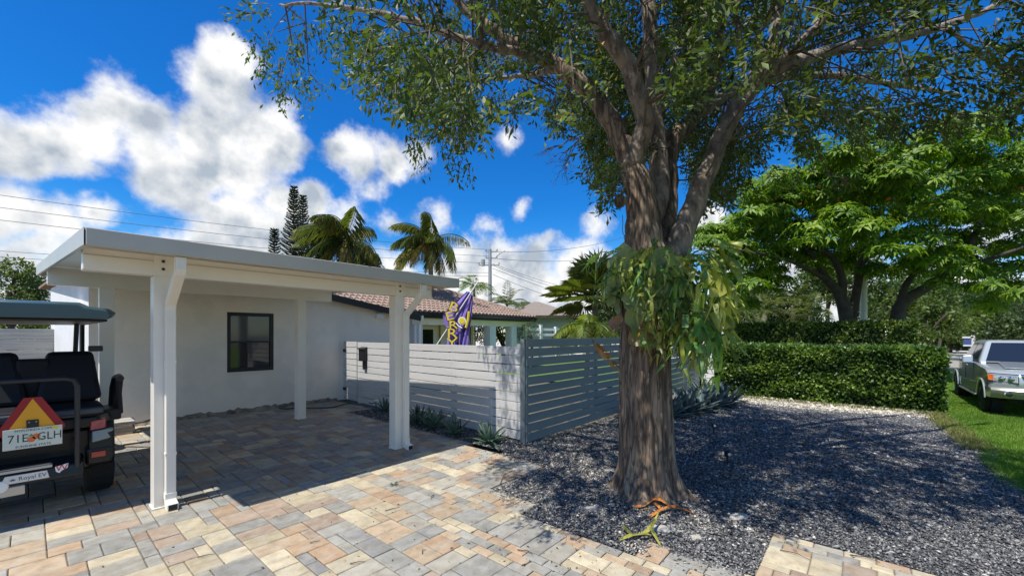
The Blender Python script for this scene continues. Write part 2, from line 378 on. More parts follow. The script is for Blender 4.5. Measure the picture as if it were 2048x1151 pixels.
# cart and truck
dm('cart_roof', (.038,.080,.098), .35, coat=.2); dm('cart_body', (.006,.007,.009), .3, spec=.35, coat=.15); dm('cart_grey', (.20,.22,.23), .3, metal=.5, coat=.5)
dm('seat', (.006,.007,.011), .6, spec=.3, bump=.12, bscale=120); dm('seat_band', (.05,.06,.075), .45)
dm('cart_frame', (.03,.031,.034), .45, metal=.2)
dm('smv_red', (.30,.006,.012), .45); dm('smv_orange', (.78,.36,.015), .5)
dm('plate', (.62,.66,.60), .45); dm('plate_text', (.012,.045,.03), .5); dm('orange_print', (.75,.16,.04), .5); dm('green_print', (.05,.28,.09), .5); dm('yellow_print', (.75,.6,.05), .5)
dm('badge', (.68,.68,.68), .3); dm('sticker_red', (.45,.01,.025), .5); dm('sticker_white', (.8,.8,.8), .5)
dm('lamp_red', (.35,.012,.012), .2, coat=.8); dm('lamp_amber', (.55,.12,.02), .2, coat=.8)
dm('truck_paint', (.47,.51,.515), .30, metal=.45, coat=1); dm('truck_lower', (.44,.41,.34), .32, metal=.5, coat=.8)
dm('chrome', (.75,.75,.75), .12, metal=1); dm('truck_glass', (.014,.018,.024), .04, spec=.9); dm('lamp_clear', (.55,.57,.58), .1, metal=.6, coat=1)
dm('sign_blue', (.05,.09,.30), .5); dm('light_lens', (.7,.7,.65), .3)

# ------------------------------------------------------------------ ground
def sstep(t): t = min(1, max(0, t)); return t * t * (3 - 2 * t)
def gz(X): return -0.2 * sstep((X - 9) / 7)
def sheet(name, xs, ys, m, dz, inside=None):
    v = []; f = []; idx = {}
    for i, x in enumerate(xs):
        for j, y in enumerate(ys): v.append((x, y, gz(x) + dz))
    n = len(ys)
    for i in range(len(xs) - 1):
        for j in range(n - 1):
            if inside is None or inside((xs[i] + xs[i+1]) / 2, (ys[j] + ys[j+1]) / 2): f.append((i*n+j, (i+1)*n+j, (i+1)*n+j+1, i*n+j+1))
    o = mesh_obj(name, v, f, m); return tag(o, kind='structure')
lin = lambda a, b, n: [a + (b - a) * i / n for i in range(n + 1)]
sheet('ground', [-400, -60] + lin(-20, 20, 40) + [60, 400], [-400, -60, -20, 0, 20, 60, 400], M['soil'], -.075)

def in_drive(X, Y):
    if Y > 10.86: return False
    if Y > 9.0: return X < 5.42
    if Y > 4.92: return X < 4.82
    if Y > 3.25: return X < 4.62
    if Y > .65: return X < (3.55 if Y > 2.6 else 3.25 if Y > 1.4 else 3.5)
    return X < 4.45
# driveway base, then the pavers one by one (three sizes, courses along the house)
drive = sheet('driveway', [-9, 3.45, 4.45, 4.62, 4.82, 5.4], [-6, .65, 3.25, 4.92, 9.0, 10.86], M['sand'], -.016, in_drive)
C0 = .100
gx0, gy0 = -5.0, -1.0; NX, NY = int(10.6 / C0), int(11.9 / C0)
occ = np.zeros((NX, NY), bool)
for i in range(NX):
    for j in range(NY):
        X, Y = gx0 + (i + .5) * C0, gy0 + (j + .5) * C0
        if not in_drive(X, Y) or X * FW[0] + Y * FW[1] < 2.6 or abs(X * RT[0] + Y * RT[1]) > 1.45 * (X * FW[0] + Y * FW[1]): occ[i, j] = True
pr = random.Random(3); pieces = []
for j in range(NY):
    for i in range(NX):
        if occ[i, j]: continue
        opts = [(3,2)] * 5 + [(2,2)] * 3 + [(3,3)] * 4 + [(2,3)] * 2 + [(4,2)] * 1
        pr.shuffle(opts)
        for a, b in opts + [(2,2),(2,1),(1,2),(1,1)]:
            if i + a <= NX and j + b <= NY and not occ[i:i+a, j:j+b].any(): break
        occ[i:i+a, j:j+b] = True; pieces.append((i, j, a, b))
PAL = [((.245,.250,.238), 18), ((.305,.303,.278), 18), ((.360,.338,.282), 15), ((.500,.425,.280), 17), ((.540,.465,.315), 11),
       ((.400,.255,.145), 11), ((.440,.315,.195), 11), ((.320,.225,.160), 8), ((.205,.215,.222), 5)]
pcol = [c for c, w in PAL for _ in range(w)]
def paver_geo(a, b, w=0.0035, h=.045, ch=.007):
    x, y = a * C0 / 2 - w, b * C0 / 2 - w
    o = [(-x,-y),(x,-y),(x,y),(-x,y)]; q = [(-x+ch,-y+ch),(x-ch,-y+ch),(x-ch,y-ch),(-x+ch,y-ch)]
    v = [(p[0],p[1],-h) for p in o] + [(p[0],p[1],-ch*.8) for p in o] + [(p[0],p[1],0) for p in q]
    f = [(8,9,10,11)]
    for k in range(4):
        l = (k + 1) % 4; f += [(k, l, 4+l, 4+k), (4+k, 4+l, 8+l, 8+k)]
    return v, f
def pv_area(p):
    i, j, a, b = p; s = []
    for u, w in ((0,0),(a,0),(a,b),(0,b)):
        x, y, d = proj(gx0 + (i+u)*C0, gy0 + (j+w)*C0, 0); s.append((x, y))
    cx = sum(q[0] for q in s) / 4; cy = sum(q[1] for q in s) / 4
    ar = abs(sum(s[k][0]*s[(k+1)%4][1] - s[(k+1)%4][0]*s[k][1] for k in range(4))) / 2
    return ar if -20 < cx < 2068 and cy < 1165 else ar * .001
pieces.sort(key=pv_area, reverse=True)
pm = {}
fv = []; ff = []; fcol = []
for k, (i, j, a, b) in enumerate(pieces):
    cx, cy = gx0 + (i + a/2) * C0, gy0 + (j + b/2) * C0
    c = pr.choice(pcol); s = pr.uniform(.84, 1.14); c = tuple(min(.7, (q * .78 + m_ * .22) * s) for q, m_ in zip(c, (.385, .352, .290)))
    dz = pr.uniform(-.003, .002); rx, ry, rz = pr.gauss(0, .005), pr.gauss(0, .005), pr.gauss(0, .006)
    if k < 300:
        if (a, b) not in pm:
            v, f = paver_geo(a, b); me = bpy.data.meshes.new('paver'); me.from_pydata(v, [], f); me.materials.append(M['paver']); pm[a, b] = me
        o = bpy.data.objects.new('paver', pm[a, b]); COL.objects.link(o); o.parent = drive
        o.location = (cx, cy, dz); o.rotation_euler = (rx, ry, rz); o.color = (*c, 1)
    else:
        v, f = paver_geo(a, b); mt = Matrix.Translation((cx, cy, dz)) @ Euler((rx, ry, rz)).to_matrix().to_4x4(); o0 = len(fv)
        fv += [tuple(mt @ Vector(p)) for p in v]; ff += [tuple(q + o0 for q in g) for g in f]; fcol += [c] * len(v)
me = bpy.data.meshes.new('paver_field'); me.from_pydata(fv, [], ff); me.materials.append(M['paver_field'])
ca = me.color_attributes.new('paint', 'FLOAT_COLOR', 'POINT'); ca.data.foreach_set('color', np.array([(*c, 1) for c in fcol], np.float32).ravel())
o = bpy.data.objects.new('paver_field', me); finish(o, drive); o['kind'] = 'stuff'

# gravel yard
from mathutils import noise as mn0
def mn_noise(x, y): return mn0.noise(Vector((x * .9, y * .9, 0))) + .5 * mn0.noise(Vector((x * 3, y * 3, 2)))
def in_gravel(X, Y):
    if in_drive(X + .07, Y) and in_drive(X, Y + .05): return False
    if X > 4.75 and 4.15 < Y < 9.0: return X < 5.42
    return 3.2 < X < 13.5 and -1.55 + .25 * math.sin(X * 1.7) * .5 < Y < 4.15 and (X > 4.4 or Y > .6)
sheet('gravel_yard', lin(3.2, 15.2, 100), lin(-1.75, 9.0, 90), M['gravel_bed'], -.012, in_gravel)
def stones(name, n, region, accept, size, m, label=None, top=.0):
    P = np.stack([rng.uniform(region[0], region[1], n), rng.uniform(region[2], region[3], n)], 1)
    d = P[:,0] * FW[0] + P[:,1] * FW[1]; r = P[:,0] * RT[0] + P[:,1] * RT[1]
    ok = np.array([accept(x, y) for x, y in P]) & (d > 2.5) & (np.abs(r) < 1.4 * d) & (rng.random(n) < np.clip((4.6 / np.maximum(d, 1)) ** 1.6, 0, 1))
    P = P[ok]; d = d[ok]; n = len(P)
    s = size * rng.lognormal(0, .32, n) * np.clip(d / 5, .85, 2.2) ** .55
    base = np.array([(1,0,0),(-1,0,0),(0,1,0),(0,-1,0),(0,0,1),(0,0,-1)], float)
    tri = np.array([(0,2,4),(2,1,4),(1,3,4),(3,0,4),(2,0,5),(1,2,5),(3,1,5),(0,3,5)])
    B = base[None] * (1 + rng.uniform(-.35, .35, (n, 6, 1))) + rng.uniform(-.25, .25, (n, 6, 3))
    B *= (s[:,None,None] * np.stack([rng.uniform(.8,1.7,n), rng.uniform(.6,1.1,n), rng.uniform(.35,.7,n)], 1)[:,None,:])
    a = rng.uniform(0, 6.28, n); ca, sa = np.cos(a)[:,None], np.sin(a)[:,None]
    tl = rng.normal(0, .35, (n, 1))
    x = B[...,0] * ca - B[...,1] * sa; y = B[...,0] * sa + B[...,1] * ca; z = B[...,2] + x * tl
    V = np.stack([x + P[:,0:1], y + P[:,1:2], z + np.array([gz(q) for q in P[:,0]])[:,None] + top + s[:,None] * .15], 2).reshape(-1, 3)
    Fc = (tri[None] + (np.arange(n) * 6)[:,None,None]).reshape(-1, 3)
    o = big_mesh(name, V, Fc, m, attr=np.repeat(rng.random(n), 6)); tag(o, label, 'gravel', kind='stuff'); return o
stones('gravel', 520000, (3.2, 13.6, -1.7, 9.0), in_gravel, .0102, M['stone'], 'dark grey stone chippings mixed with white shell covering the yard')
stones('pale_pebbles', 16000, (3.2, 6.2, .5, 4.0), lambda x, y: in_gravel(x, y) and mn_noise(x, y) > .0, .0095, mat('pebble', (.3,.28,.24), .9, attr=[(0,(.10,.09,.08)),(.5,(.24,.21,.17)),(1,(.60,.56,.48))]), 'pale pebbles and shell bits mixed into the gravel round the trunk', .004)
stones('loose_stones', 9000, (2.9, 4.8, 0.2, 4.9), lambda x, y: in_drive(x, y) and random.random() < .5 * math.exp(-((min(abs(x - (3.4 if y < 3.25 else 4.62)), 9)) / .10)) and y > .6, .010, M['stone'], 'loose dark chippings spilled over the paver edge')

# lawn, street
def in_lawn(X, Y): return Y < -1.42 + .12 * math.sin(X * 1.7) and X > 5.5 and X < 34.4 or (X > 14.4 and X < 34.4 and Y < 30)
sheet('lawn', lin(5.5, 16, 30) + lin(17, 34.4, 6), lin(-60, -6, 6) + lin(-5, 5, 60) + [10, 20, 30], M['lawn'], -.008, in_lawn)
sheet('road', [34.4, 120], [-160, -60, 0, 60, 160], M['concrete'], -.004)
kb = MB(); kb.box(34.0, 34.4, -120, 120, -.28, -.14); tag(kb.obj('kerb', M['kerb']), kind='structure')
def blades(name, pts, hgt, m, label, cat='grass', wid=.006):
    n = len(pts); a = rng.uniform(0, 6.28, n); h = hgt * rng.uniform(.5, 1.25, n); le = rng.normal(0, .45, (n, 2)) * h[:,None]
    d = pts[:,0] * FW[0] + pts[:,1] * FW[1]; w = wid * np.clip(d / 6, .7, 2.5)
    g = np.array([gz(q) for q in pts[:,0]]) - .012
    b0 = np.stack([pts[:,0] - np.cos(a) * w, pts[:,1] - np.sin(a) * w, g], 1); b1 = np.stack([pts[:,0] + np.cos(a) * w, pts[:,1] + np.sin(a) * w, g], 1)
    tp = np.stack([pts[:,0] + le[:,0], pts[:,1] + le[:,1], g + h], 1)
    V = np.stack([b0, b1, tp], 1).reshape(-1, 3); Fc = np.arange(3 * n).reshape(-1, 3)
    nzv = np.array([mn0.noise(Vector((p[0] * .8, p[1] * .8, 5))) + .6 * mn0.noise(Vector((p[0] * 3.1, p[1] * 3.1, 9))) for p in pts])
    return tag(big_mesh(name, V, Fc, m, attr=np.repeat(np.clip(.45 + .35 * nzv + rng.normal(0, .22, n), 0, 1), 3)), label, cat, kind='stuff')
P = np.stack([rng.uniform(5.5, 20, 460000), rng.uniform(-8, -1.3, 460000)], 1)
P = np.concatenate([P, np.stack([rng.uniform(20, 34, 60000), rng.uniform(-9, 0, 60000)], 1)])
d = P[:,0] * FW[0] + P[:,1] * FW[1]; r = P[:,0] * RT[0] + P[:,1] * RT[1]
P = P[(np.abs(r) < 2.0 * d) & (d > 3.0) & (P[:,1] < -1.40 + .12 * np.sin(P[:,0] * 1.7) + rng.normal(0, .05, len(P)))]
blades('grass', P, .055, M['grass'], 'short bright green lawn grass around the silver pickup truck')
q = rng.random(5200); P = np.stack([9.5 + q * 5.2, -1.42 + rng.normal(0, .10, 5200)], 1)
P2 = np.stack([rng.uniform(14.1, 14.7, 2600), rng.uniform(-1.6, 3.6, 2600)], 1)
blades('dry_grass', np.concatenate([P, P2]), .085, M['drygrass'], 'thin yellowish grass fringe between gravel and lawn', wid=.007)
mat('shell_gravel', (.50,.45,.35), .95, (.27,.24,.18), 16, (.40,.62), bump=1, bscale=45)
sheet('shell_path', lin(12.9, 15.0, 14), lin(-1.5, 4.1, 20), MATS['shell_gravel'], -.006, lambda X, Y: X > 13.3 - .25 * math.sin(Y * 1.3))
stones('shell_stones', 26000, (12.9, 14.9, -1.5, 4.0), lambda x, y: x > 13.2 - .3 * math.sin(y * 1.3) + random.gauss(0, .15), .020, mat('shell', (.5,.45,.36), .9, attr=[(0,(.16,.14,.11)),(.5,(.42,.38,.30)),(1,(.66,.61,.50))]), 'pale shell and limestone chippings along the foot of the clipped hedge')

# ------------------------------------------------------------------ carport
cp = thing('carport', 'white aluminium flat roof carport with four square posts', 'carport', (2.3, 7.3, 0))
def part(mb, name, m, parent, bevel=0, smooth=False):
    o = mb.obj(name, m, parent, smooth, bevel); o.matrix_parent_inverse = parent.matrix_basis.inverted() if parent.parent is None else (parent.parent.matrix_basis @ parent.matrix_basis).inverted(); return o
ZF, ZB = 2.70, 2.968                                # roof top front / back
YF, YB = 4.95, 10.655
XL0, XL1, XR = .31, .095, 4.50
def rz_(y): return ZF + (ZB - ZF) * (y - YF) / (YB - YF)
# ribbed pan: ceiling panels with joints
n = 12
for k in range(n):
    a, b = k / n, (k + 1) / n; g = .004
    x0f, x1f = XL0 + .02 + (XR - XL0 - .04) * a + g, XL0 + .02 + (XR - XL0 - .04) * b - g
    x0b, x1b = XL1 + .02 + (XR - XL1 - .04) * a + g, XL1 + .02 + (XR - XL1 - .04) * b - g
    t = [(x0f, YF+.11, ZF-.015), (x1f, YF+.11, ZF-.015), (x1b, YB-.02, ZB-.015), (x0b, YB-.02, ZB-.015)]
    part(MB().hexa([(p[0], p[1], p[2]-.07) for p in t], t), 'roof_panel', M['ceiling'], cp, .004)
# front gutter fascia (box gutter), side fascias, back fascia
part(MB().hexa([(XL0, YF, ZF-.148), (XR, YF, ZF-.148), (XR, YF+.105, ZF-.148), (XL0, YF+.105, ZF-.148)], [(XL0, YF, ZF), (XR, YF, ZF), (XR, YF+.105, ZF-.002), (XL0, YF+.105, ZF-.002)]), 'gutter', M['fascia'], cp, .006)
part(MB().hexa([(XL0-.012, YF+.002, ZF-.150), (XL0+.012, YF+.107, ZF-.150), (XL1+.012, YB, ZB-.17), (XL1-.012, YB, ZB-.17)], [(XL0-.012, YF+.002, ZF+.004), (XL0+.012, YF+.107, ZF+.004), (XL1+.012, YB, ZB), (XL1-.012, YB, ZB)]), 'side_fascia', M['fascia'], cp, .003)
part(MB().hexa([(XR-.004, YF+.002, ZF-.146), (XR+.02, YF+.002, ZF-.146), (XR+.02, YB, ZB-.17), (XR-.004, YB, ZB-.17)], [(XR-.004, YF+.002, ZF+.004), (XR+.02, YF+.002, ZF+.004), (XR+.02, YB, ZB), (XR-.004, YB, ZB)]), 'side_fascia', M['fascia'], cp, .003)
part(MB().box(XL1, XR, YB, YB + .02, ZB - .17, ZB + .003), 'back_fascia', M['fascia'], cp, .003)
part(MB().box(XL0 + .015, 4.42, 5.53, 5.70, 2.405, 2.616), 'beam', M['white'], cp, .008)
part(MB().box(XL0 + .013, 4.425, 5.524, 5.53, 2.548, 2.556), 'beam_seam', M['fascia'], cp)
part(MB().box(XL1 + .08, 4.42, 9.07, 9.23, 2.53, 2.795), 'beam', M['white'], cp, .008)
posts = [(.915, 5.615), (3.79, 5.615), (3.77, 9.15), (.80, 9.15)]
for k, (x, y) in enumerate(posts):
    w = .085
    top = 2.615 if k < 2 else 2.53
    if k < 2:                                       # front posts clasp the beam: a plate runs up over its face
        o = part(MB().box(x - w, x + w, y - w, y + w, .006, 2.403), 'post', M['white'], cp, .006)
        part(MB().box(x - w, x + w, 5.514, 5.5285, 2.400, 2.613), 'post_plate', M['white'], cp, .003)
        for zz in (2.475, 2.555):
            mbb = MB(); mbb.m = Matrix.Translation((x - .01, 0, zz)); mbb.lathe([(.003, 5.500), (.013, 5.502), (.015, 5.513)], 12, 'y'); part(mbb, 'bolt', M['black'], cp)
    else:
        o = part(MB().box(x - w, x + w, y - w, y + w, .006, top), 'post', M['white'], cp, .006)
    part(MB().box(x - w - .012, x + w + .012, y - w - .012, y + w + .012, .001, .012), 'base_plate', M['white'], cp, .003)
for k, x in enumerate((.955, 3.862)):
    yy = 5.52 - .045
    pts = [(x, yy, .16), (x, yy, 2.06), (x, yy - .02, 2.12), (x, 5.06, 2.40), (x, 5.035, 2.44), (x, 5.03, 2.548)]
    ds = part(MB().rpath(pts, .086, .070), 'downspout', M['white'], cp, .008)
    el = part(MB().rpath([(x, yy, .165), (x, yy, .10), (x, yy - .02, .055), (x, yy - .07, .036), (x, yy - .125, .034)], .094, .076), 'downspout_elbow', M['white'], cp, .008)
    part(MB().box(x - .036, x + .036, yy - .129, yy - .1255, .006, .062), 'downspout_mouth', M['black'], cp)
    for q in range(5):
        z = .07 + q * .018; part(MB().rpath([(x, yy, .105 + q * .012), (x, yy, .109 + q * .012)], .097, .079), 'elbow_rib', M['white'], cp)
    for q in range(5):
        z = 2.03 + q * .012; part(MB().rpath([(x, yy, z - .10), (x, yy, z - .094)], .0885, .0725), 'elbow_rib', M['white'], cp)
    for zz in (.55, 1.5): part(MB().box(x - .046, x + .046, yy - .0365, yy + .0365, zz, zz + .025), 'strap', M['white'], cp)

# ------------------------------------------------------------------ house wing behind the carport
hw = thing('house_wing', 'off white stucco house wing with black framed window behind the carport', 'house', (4.2, 10.9, 0))
Yw = 10.9; xl, xr, xp = .72, 7.75, 4.2; ze, zp = 2.40, 2.98
wx0, wx1, wz0, wz1 = 2.9, 3.87, .935, 2.305
mb = MB(); T = .25
gab = lambda x: zp if x < xp else ze + (zp - ze) * (1 - (x - xp) / (xr - xp))
def wallq(x0, x1, a0, a1, b0, b1): mb.hexa([(x0,Yw,a0),(x1,Yw,a1),(x1,Yw+T,a1),(x0,Yw+T,a0)], [(x0,Yw,b0),(x1,Yw,b1),(x1,Yw+T,b1),(x0,Yw+T,b0)])
wallq(xl, wx0, 0, 0, gab(xl), gab(wx0)); wallq(wx1, xp, 0, 0, gab(wx1), gab(xp)); wallq(xp, xr, 0, 0, gab(xp), gab(xr))
wallq(wx0, wx1, 0, 0, wz0, wz0); wallq(wx0, wx1, wz1, wz1, gab(wx0), gab(wx1))
part(mb, 'wall', M['stucco'], hw)
part(MB().hexa([(xl, Yw+.01, 0), (xl+.02, Yw+T, 0), (.62, 14.6, 0), (.34, 14.6, 0)], [(xl, Yw+.01, zp), (xl+.02, Yw+T, zp), (.62, 14.6, zp-.1), (.34, 14.6, zp-.1)]), 'side_wall', M['stucco_white'], hw)
part(MB().box(xr - T, xr, Yw + T, 16.5, 0, ze), 'side_wall', M['stucco'], hw)
# dirt splash along the wall foot, an uneven low ledge
v = []; f = []; nn = 60
for i in range(nn + 1):
    x = xl + .05 + (5.45 - xl - .05) * i / nn; hh = .05 + .05 * abs(math.sin(i * 1.3) * math.sin(i * .37)) + .03 * random.random(); dd = .05 + .05 * random.random()
    v += [(x, Yw - dd, .002), (x, Yw - dd * .5, hh * .6), (x, Yw - .003, hh), (x, Yw + .02, .002)]
for i in range(nn):
    for j in range(3): f.append((i*4+j, (i+1)*4+j, (i+1)*4+j+1, i*4+j+1))
o = mesh_obj('wall_foot', v, f, M['stain'], hw); o.matrix_parent_inverse = hw.matrix_basis.inverted()
wn = part(MB().box(wx0, wx0+.075, Yw+.02, Yw+.10, wz0, wz1).box(wx1-.075, wx1, Yw+.02, Yw+.10, wz0, wz1).box(wx0+.075, wx1-.075, Yw+.02, Yw+.10, wz1-.08, wz1).box(wx0+.075, wx1-.075, Yw+.02, Yw+.10, wz0, wz0+.09).box(wx0+.075, wx1-.075, Yw+.03, Yw+.09, 1.60, 1.645), 'window', M['black'], hw, .004)
def sub(mb, name, m, parent, root, bevel=0, smooth=False):
    o = mb.obj(name, m, parent, smooth, bevel); return o
sub(MB().box(wx0+.075, wx1-.075, Yw+.065, Yw+.072, wz0+.09, 1.60), 'pane', M['glass'], wn, hw)
sub(MB().box(wx0+.075, wx1-.075, Yw+.055, Yw+.062, 1.645, wz1-.08), 'pane', M['blind'], wn, hw)
sub(MB().box(wx0-.03, wx1+.03, Yw-.03, Yw+.02, wz0-.035, wz0-.002), 'window_sill', M['stucco'], wn, hw, .005)
# gable roof: rake boards, soffit ends, low tile roof
for s, (xa, xb) in enumerate(((xl - .25, xp), (xp, xr + .35))):
    za, zb = (zp, zp) if s == 0 else (zp, gab(xr) - .06)
    part(MB().hexa([(xa, Yw-.22, za-.12), (xb, Yw-.22, zb-.12), (xb, Yw-.19, zb-.12), (xa, Yw-.19, za-.12)], [(xa, Yw-.22, za+.06), (xb, Yw-.22, zb+.06), (xb, Yw-.19, zb+.06), (xa, Yw-.19, za+.06)]), 'rake_board', M['black'], hw, .004)
    part(MB().hexa([(xa, Yw-(.34 if s == 0 else .19), za+.015), (xb, Yw-(.34 if s == 0 else .19), zb+.015), (xb, 16.4, zb+.0), (xa - (.3 if s == 0 else 0), 16.4, za+.0)], [(xa, Yw-(.34 if s == 0 else .19), za+.055), (xb, Yw-(.34 if s == 0 else .19), zb+.055), (xb, 16.4, zb+.055), (xa - (.3 if s == 0 else 0), 16.4, za+.055)]), 'roof_deck', M['tile_clay'], hw)
part(MB().box(6.62, 6.86, Yw-.10, Yw-.002, 2.27, 2.42), 'rafter_end', M['stucco_white'], hw, .005)
part(MB().box(xl-.42, xl-.02, Yw+.5, Yw+.8, 2.17, 2.33), 'rafter_end', M['stucco_white'], hw, .005)

# paver stack by the wall
ps = thing('paver_stack', 'small stack of leftover grey pavers against the white wall', 'pavers', (1.02, 10.3, 0))
for k in range(4):
    for q in range(2):
        b = MB().box(-.16, .16, -.11, .11, 0, .055).obj('paver', M['paver'], ps, bevel=.006); b.location = (.05 + (k % 2) * .03 + q * .02, -.13 + q * .25, .002 + k * .058); b.rotation_euler = (0, 0, random.uniform(-.12, .12)); s = random.uniform(.30, .42); b.color = (s, s*.97, s*.9, 1)

# ------------------------------------------------------------------ fences
def board_run(parent, p0, p1, z0, pitch, rows, th, m, seams, gap=.016, jitter=.002):
    p0 = Vector(p0); p1 = Vector(p1); t = (p1 - p0); ln = t.length; t.normalize(); nrm = Vector((-t.y, t.x, 0))
    ang = math.atan2(t.y, t.x); cuts = [0] + seams + [ln]
    for a, b in zip(cuts[:-1], cuts[1:]):
        me = None
        for k in range(rows):
            mb = MB().box(.0015, b - a - .0015, -th/2, th/2, 0, pitch - gap - random.uniform(0, .004))
            o = mb.obj('board', m, parent, bevel=.003)
            q = p0 + t * a + nrm * random.uniform(-jitter, jitter); o.location = (q.x, q.y, z0 + k * pitch); o.rotation_euler = (random.gauss(0, .004), random.gauss(0, .0006), ang)
fg = thing('slat_fence', 'light grey horizontal board fence with mailbox beside the carport', 'fence')
A = Vector((5.58, 10.05, 0)); B = Vector((5.33, 4.235, 0)); tdir = (B - A).normalized()
board_run(fg, A + tdir * .02, B, .035, .1575, 10, .022, M['board_front'], [2.3, 3.9])
for s in (.06, 1.2, 2.3, 3.9, 5.0, 5.75):
    c = A + tdir * s + Vector((.055, 0, 0)); MB().box(-.045, .045, -.045, .045, 0, 1.585).obj('post', M['board_front'], fg, loc=(c.x, c.y, .002))
mbx = thing('mailbox', 'small black wall mailbox mounted on the light grey fence', 'mailbox', (5.50, 9.65, 1.05))
A2 = A + tdir * .42; mbx.location = (A2.x - .015, A2.y, 1.02)
MB().box(-.10, 0, -.13, .13, .10, .42).obj('box', M['black'], mbx, bevel=.01); MB().hexa([(-.13,-.14,.40),(0,-.14,.42),(0,.14,.42),(-.13,.14,.40)], [(-.13,-.14,.415),(0,-.14,.46),(0,.14,.46),(-.13,.14,.415)]).obj('lid', M['black'], mbx, bevel=.004)
MB().box(-.05, 0, -.12, .02, -.10, .10).obj('paper_holder', M['black'], mbx, bevel=.01)
gt = thing('gate', 'light grey board gate with black hinges next to the house wall', 'gate')
GA = Vector((5.61, 10.82, 0)); board_run(gt, GA, A + tdir * -.015, .045, .1575, 10, .022, M['board_front'], [])
for zz in (.32, 1.36): MB().box(-.035, -.006, -.06, .06, -.04, .04).obj('hinge', M['black'], gt, loc=(5.595, 10.72, zz), bevel=.004)
for s in (.1, .65): MB().box(.012, .05, -.04, .04, .05, 1.6).obj('brace', M['board_front'], gt, loc=(5.6, 10.82 - s, 0))
fs = thing('slat_fence', 'slate blue grey horizontal board fence behind the big tree', 'fence')
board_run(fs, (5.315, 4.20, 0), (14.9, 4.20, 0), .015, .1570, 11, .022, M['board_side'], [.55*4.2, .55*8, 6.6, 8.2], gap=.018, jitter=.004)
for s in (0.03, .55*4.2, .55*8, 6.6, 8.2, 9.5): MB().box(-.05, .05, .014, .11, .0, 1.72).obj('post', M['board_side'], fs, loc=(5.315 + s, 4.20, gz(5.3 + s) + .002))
for z in (.3, .9, 1.5): pass
fe = thing('slat_fence', 'short white board fence panel standing by the blue agaves and hedge', 'fence')
board_run(fe, (15.0, 4.15, 0), (14.85, 3.72, 0), -.15, .157, 11, .022, M['stucco_white'], [])
fo = thing('plank_fence', 'weathered whitewashed plank fence behind the golf cart', 'fence')
board_run(fo, (-5.5, 14.2, 0), (.42, 14.2, 0), .05, .235, 8, .025, M['board_old'], [2.2, 4.1], gap=.006, jitter=.012)
for s in (-5.3, -3.3, -1.4, .3): MB().box(-.06, .06, .02, .14, 0, 1.92).obj('post', M['board_old'], fo, loc=(s, 14.2, .002))

# garden hose lying by the wall foot
hp = [(3.86 + .02, 10.6, .03)] + [(4.0 + 1.4 * t, 10.45 - .55 * math.sin(t * 2.2) + .1 * math.sin(t * 9), .022) for t in [i / 14 for i in range(15)]]
pp, rd = smoothpath(hp, [.014] * len(hp), 4)
tag(MB().tube(pp, rd, 8).obj('garden_hose', M['hose'], None, 'all'), 'dark green garden hose lying on pavers along the wall foot', 'hose')

# ------------------------------------------------------------------ foliage tools
def leaf_geo(C, D, S, W, tint, fold=.25):
    """folded diamond leaves: centre-base points C, directions D, lengths S, half widths W"""
    n = len(C); D = D / np.linalg.norm(D, axis=1, keepdims=True)
    r = rng.normal(size=(n, 3)); U = np.cross(D, r); U /= np.linalg.norm(U, axis=1, keepdims=True) + 1e-9; Nn = np.cross(U, D)
    tip = C + D * S[:,None]; mid = C + D * (S * .5)[:,None]
    a = mid + U * W[:,None] + Nn * (W * fold)[:,None]; b = mid - U * W[:,None] + Nn * (W * fold)[:,None]
    V = np.stack([C, a, tip, b], 1).reshape(-1, 3)
    i = np.arange(n) * 4
    Fc = np.concatenate([np.stack([i, i+1, i+2], 1), np.stack([i, i+2, i+3], 1)])
    return V, Fc, np.repeat(tint, 4)
def join_geo(parts):
    V = []; Fc = []; T = []; o = 0
    for v, f, t in parts: V.append(v); Fc.append(f + o); T.append(t); o += len(v)
    return np.concatenate(V), np.concatenate(Fc), np.concatenate(T)
def rand_dirs(n, bias=(0,0,0), k=1.0):
    d = rng.normal(size=(n, 3)); d /= np.linalg.norm(d, axis=1, keepdims=True); return d * k + np.array(bias)
def clump_crown(centres, radii, per, leaf, wid, droop=-.1, squash=.8):
    """leaf shells round clump centres"""
    C = []; D = []; T = []
    for c, r in zip(centres, radii):
        n = int(per * (r ** 2)); d = rand_dirs(n); rad = r * rng.uniform(.35, 1.05, n) ** .6
        p = np.array(c) + d * rad[:,None] * np.array([1, 1, squash])
        C.append(p); D.append(d * .7 + rng.normal(0, .6, (n, 3)) + np.array([0, 0, droop])); T.append(np.clip(rng.normal(.5, .2, n) + .18 * rng.normal(), 0, 1))
    C = np.concatenate(C); D = np.concatenate(D); T = np.concatenate(T); n = len(C)
    return leaf_geo(C, D, leaf * rng.uniform(.7, 1.3, n), wid * rng.uniform(.7, 1.3, n), T)
def branch(mb, pts, rad, n=8, k=5, wob=0.0):
    p, r = smoothpath(pts, rad, k)
    if wob: p = [q + Vector((random.gauss(0, wob), random.gauss(0, wob), random.gauss(0, wob))) if 0 < i < len(p) - 1 else q for i, q in enumerate(p)]
    mb.tube(p, r, n)
    return p

# ------------------------------------------------------------------ the big tree
TX, TY = 4.575, 1.855
oak = thing('oak_tree', 'big spreading tree with thick brown trunk rising from the gravel', 'tree', (TX, TY, 0))
def opart(mb, name, m, smooth='all'):
    o = mb.obj(name, m, oak, smooth); o.matrix_parent_inverse = oak.matrix_basis.inverted(); return o
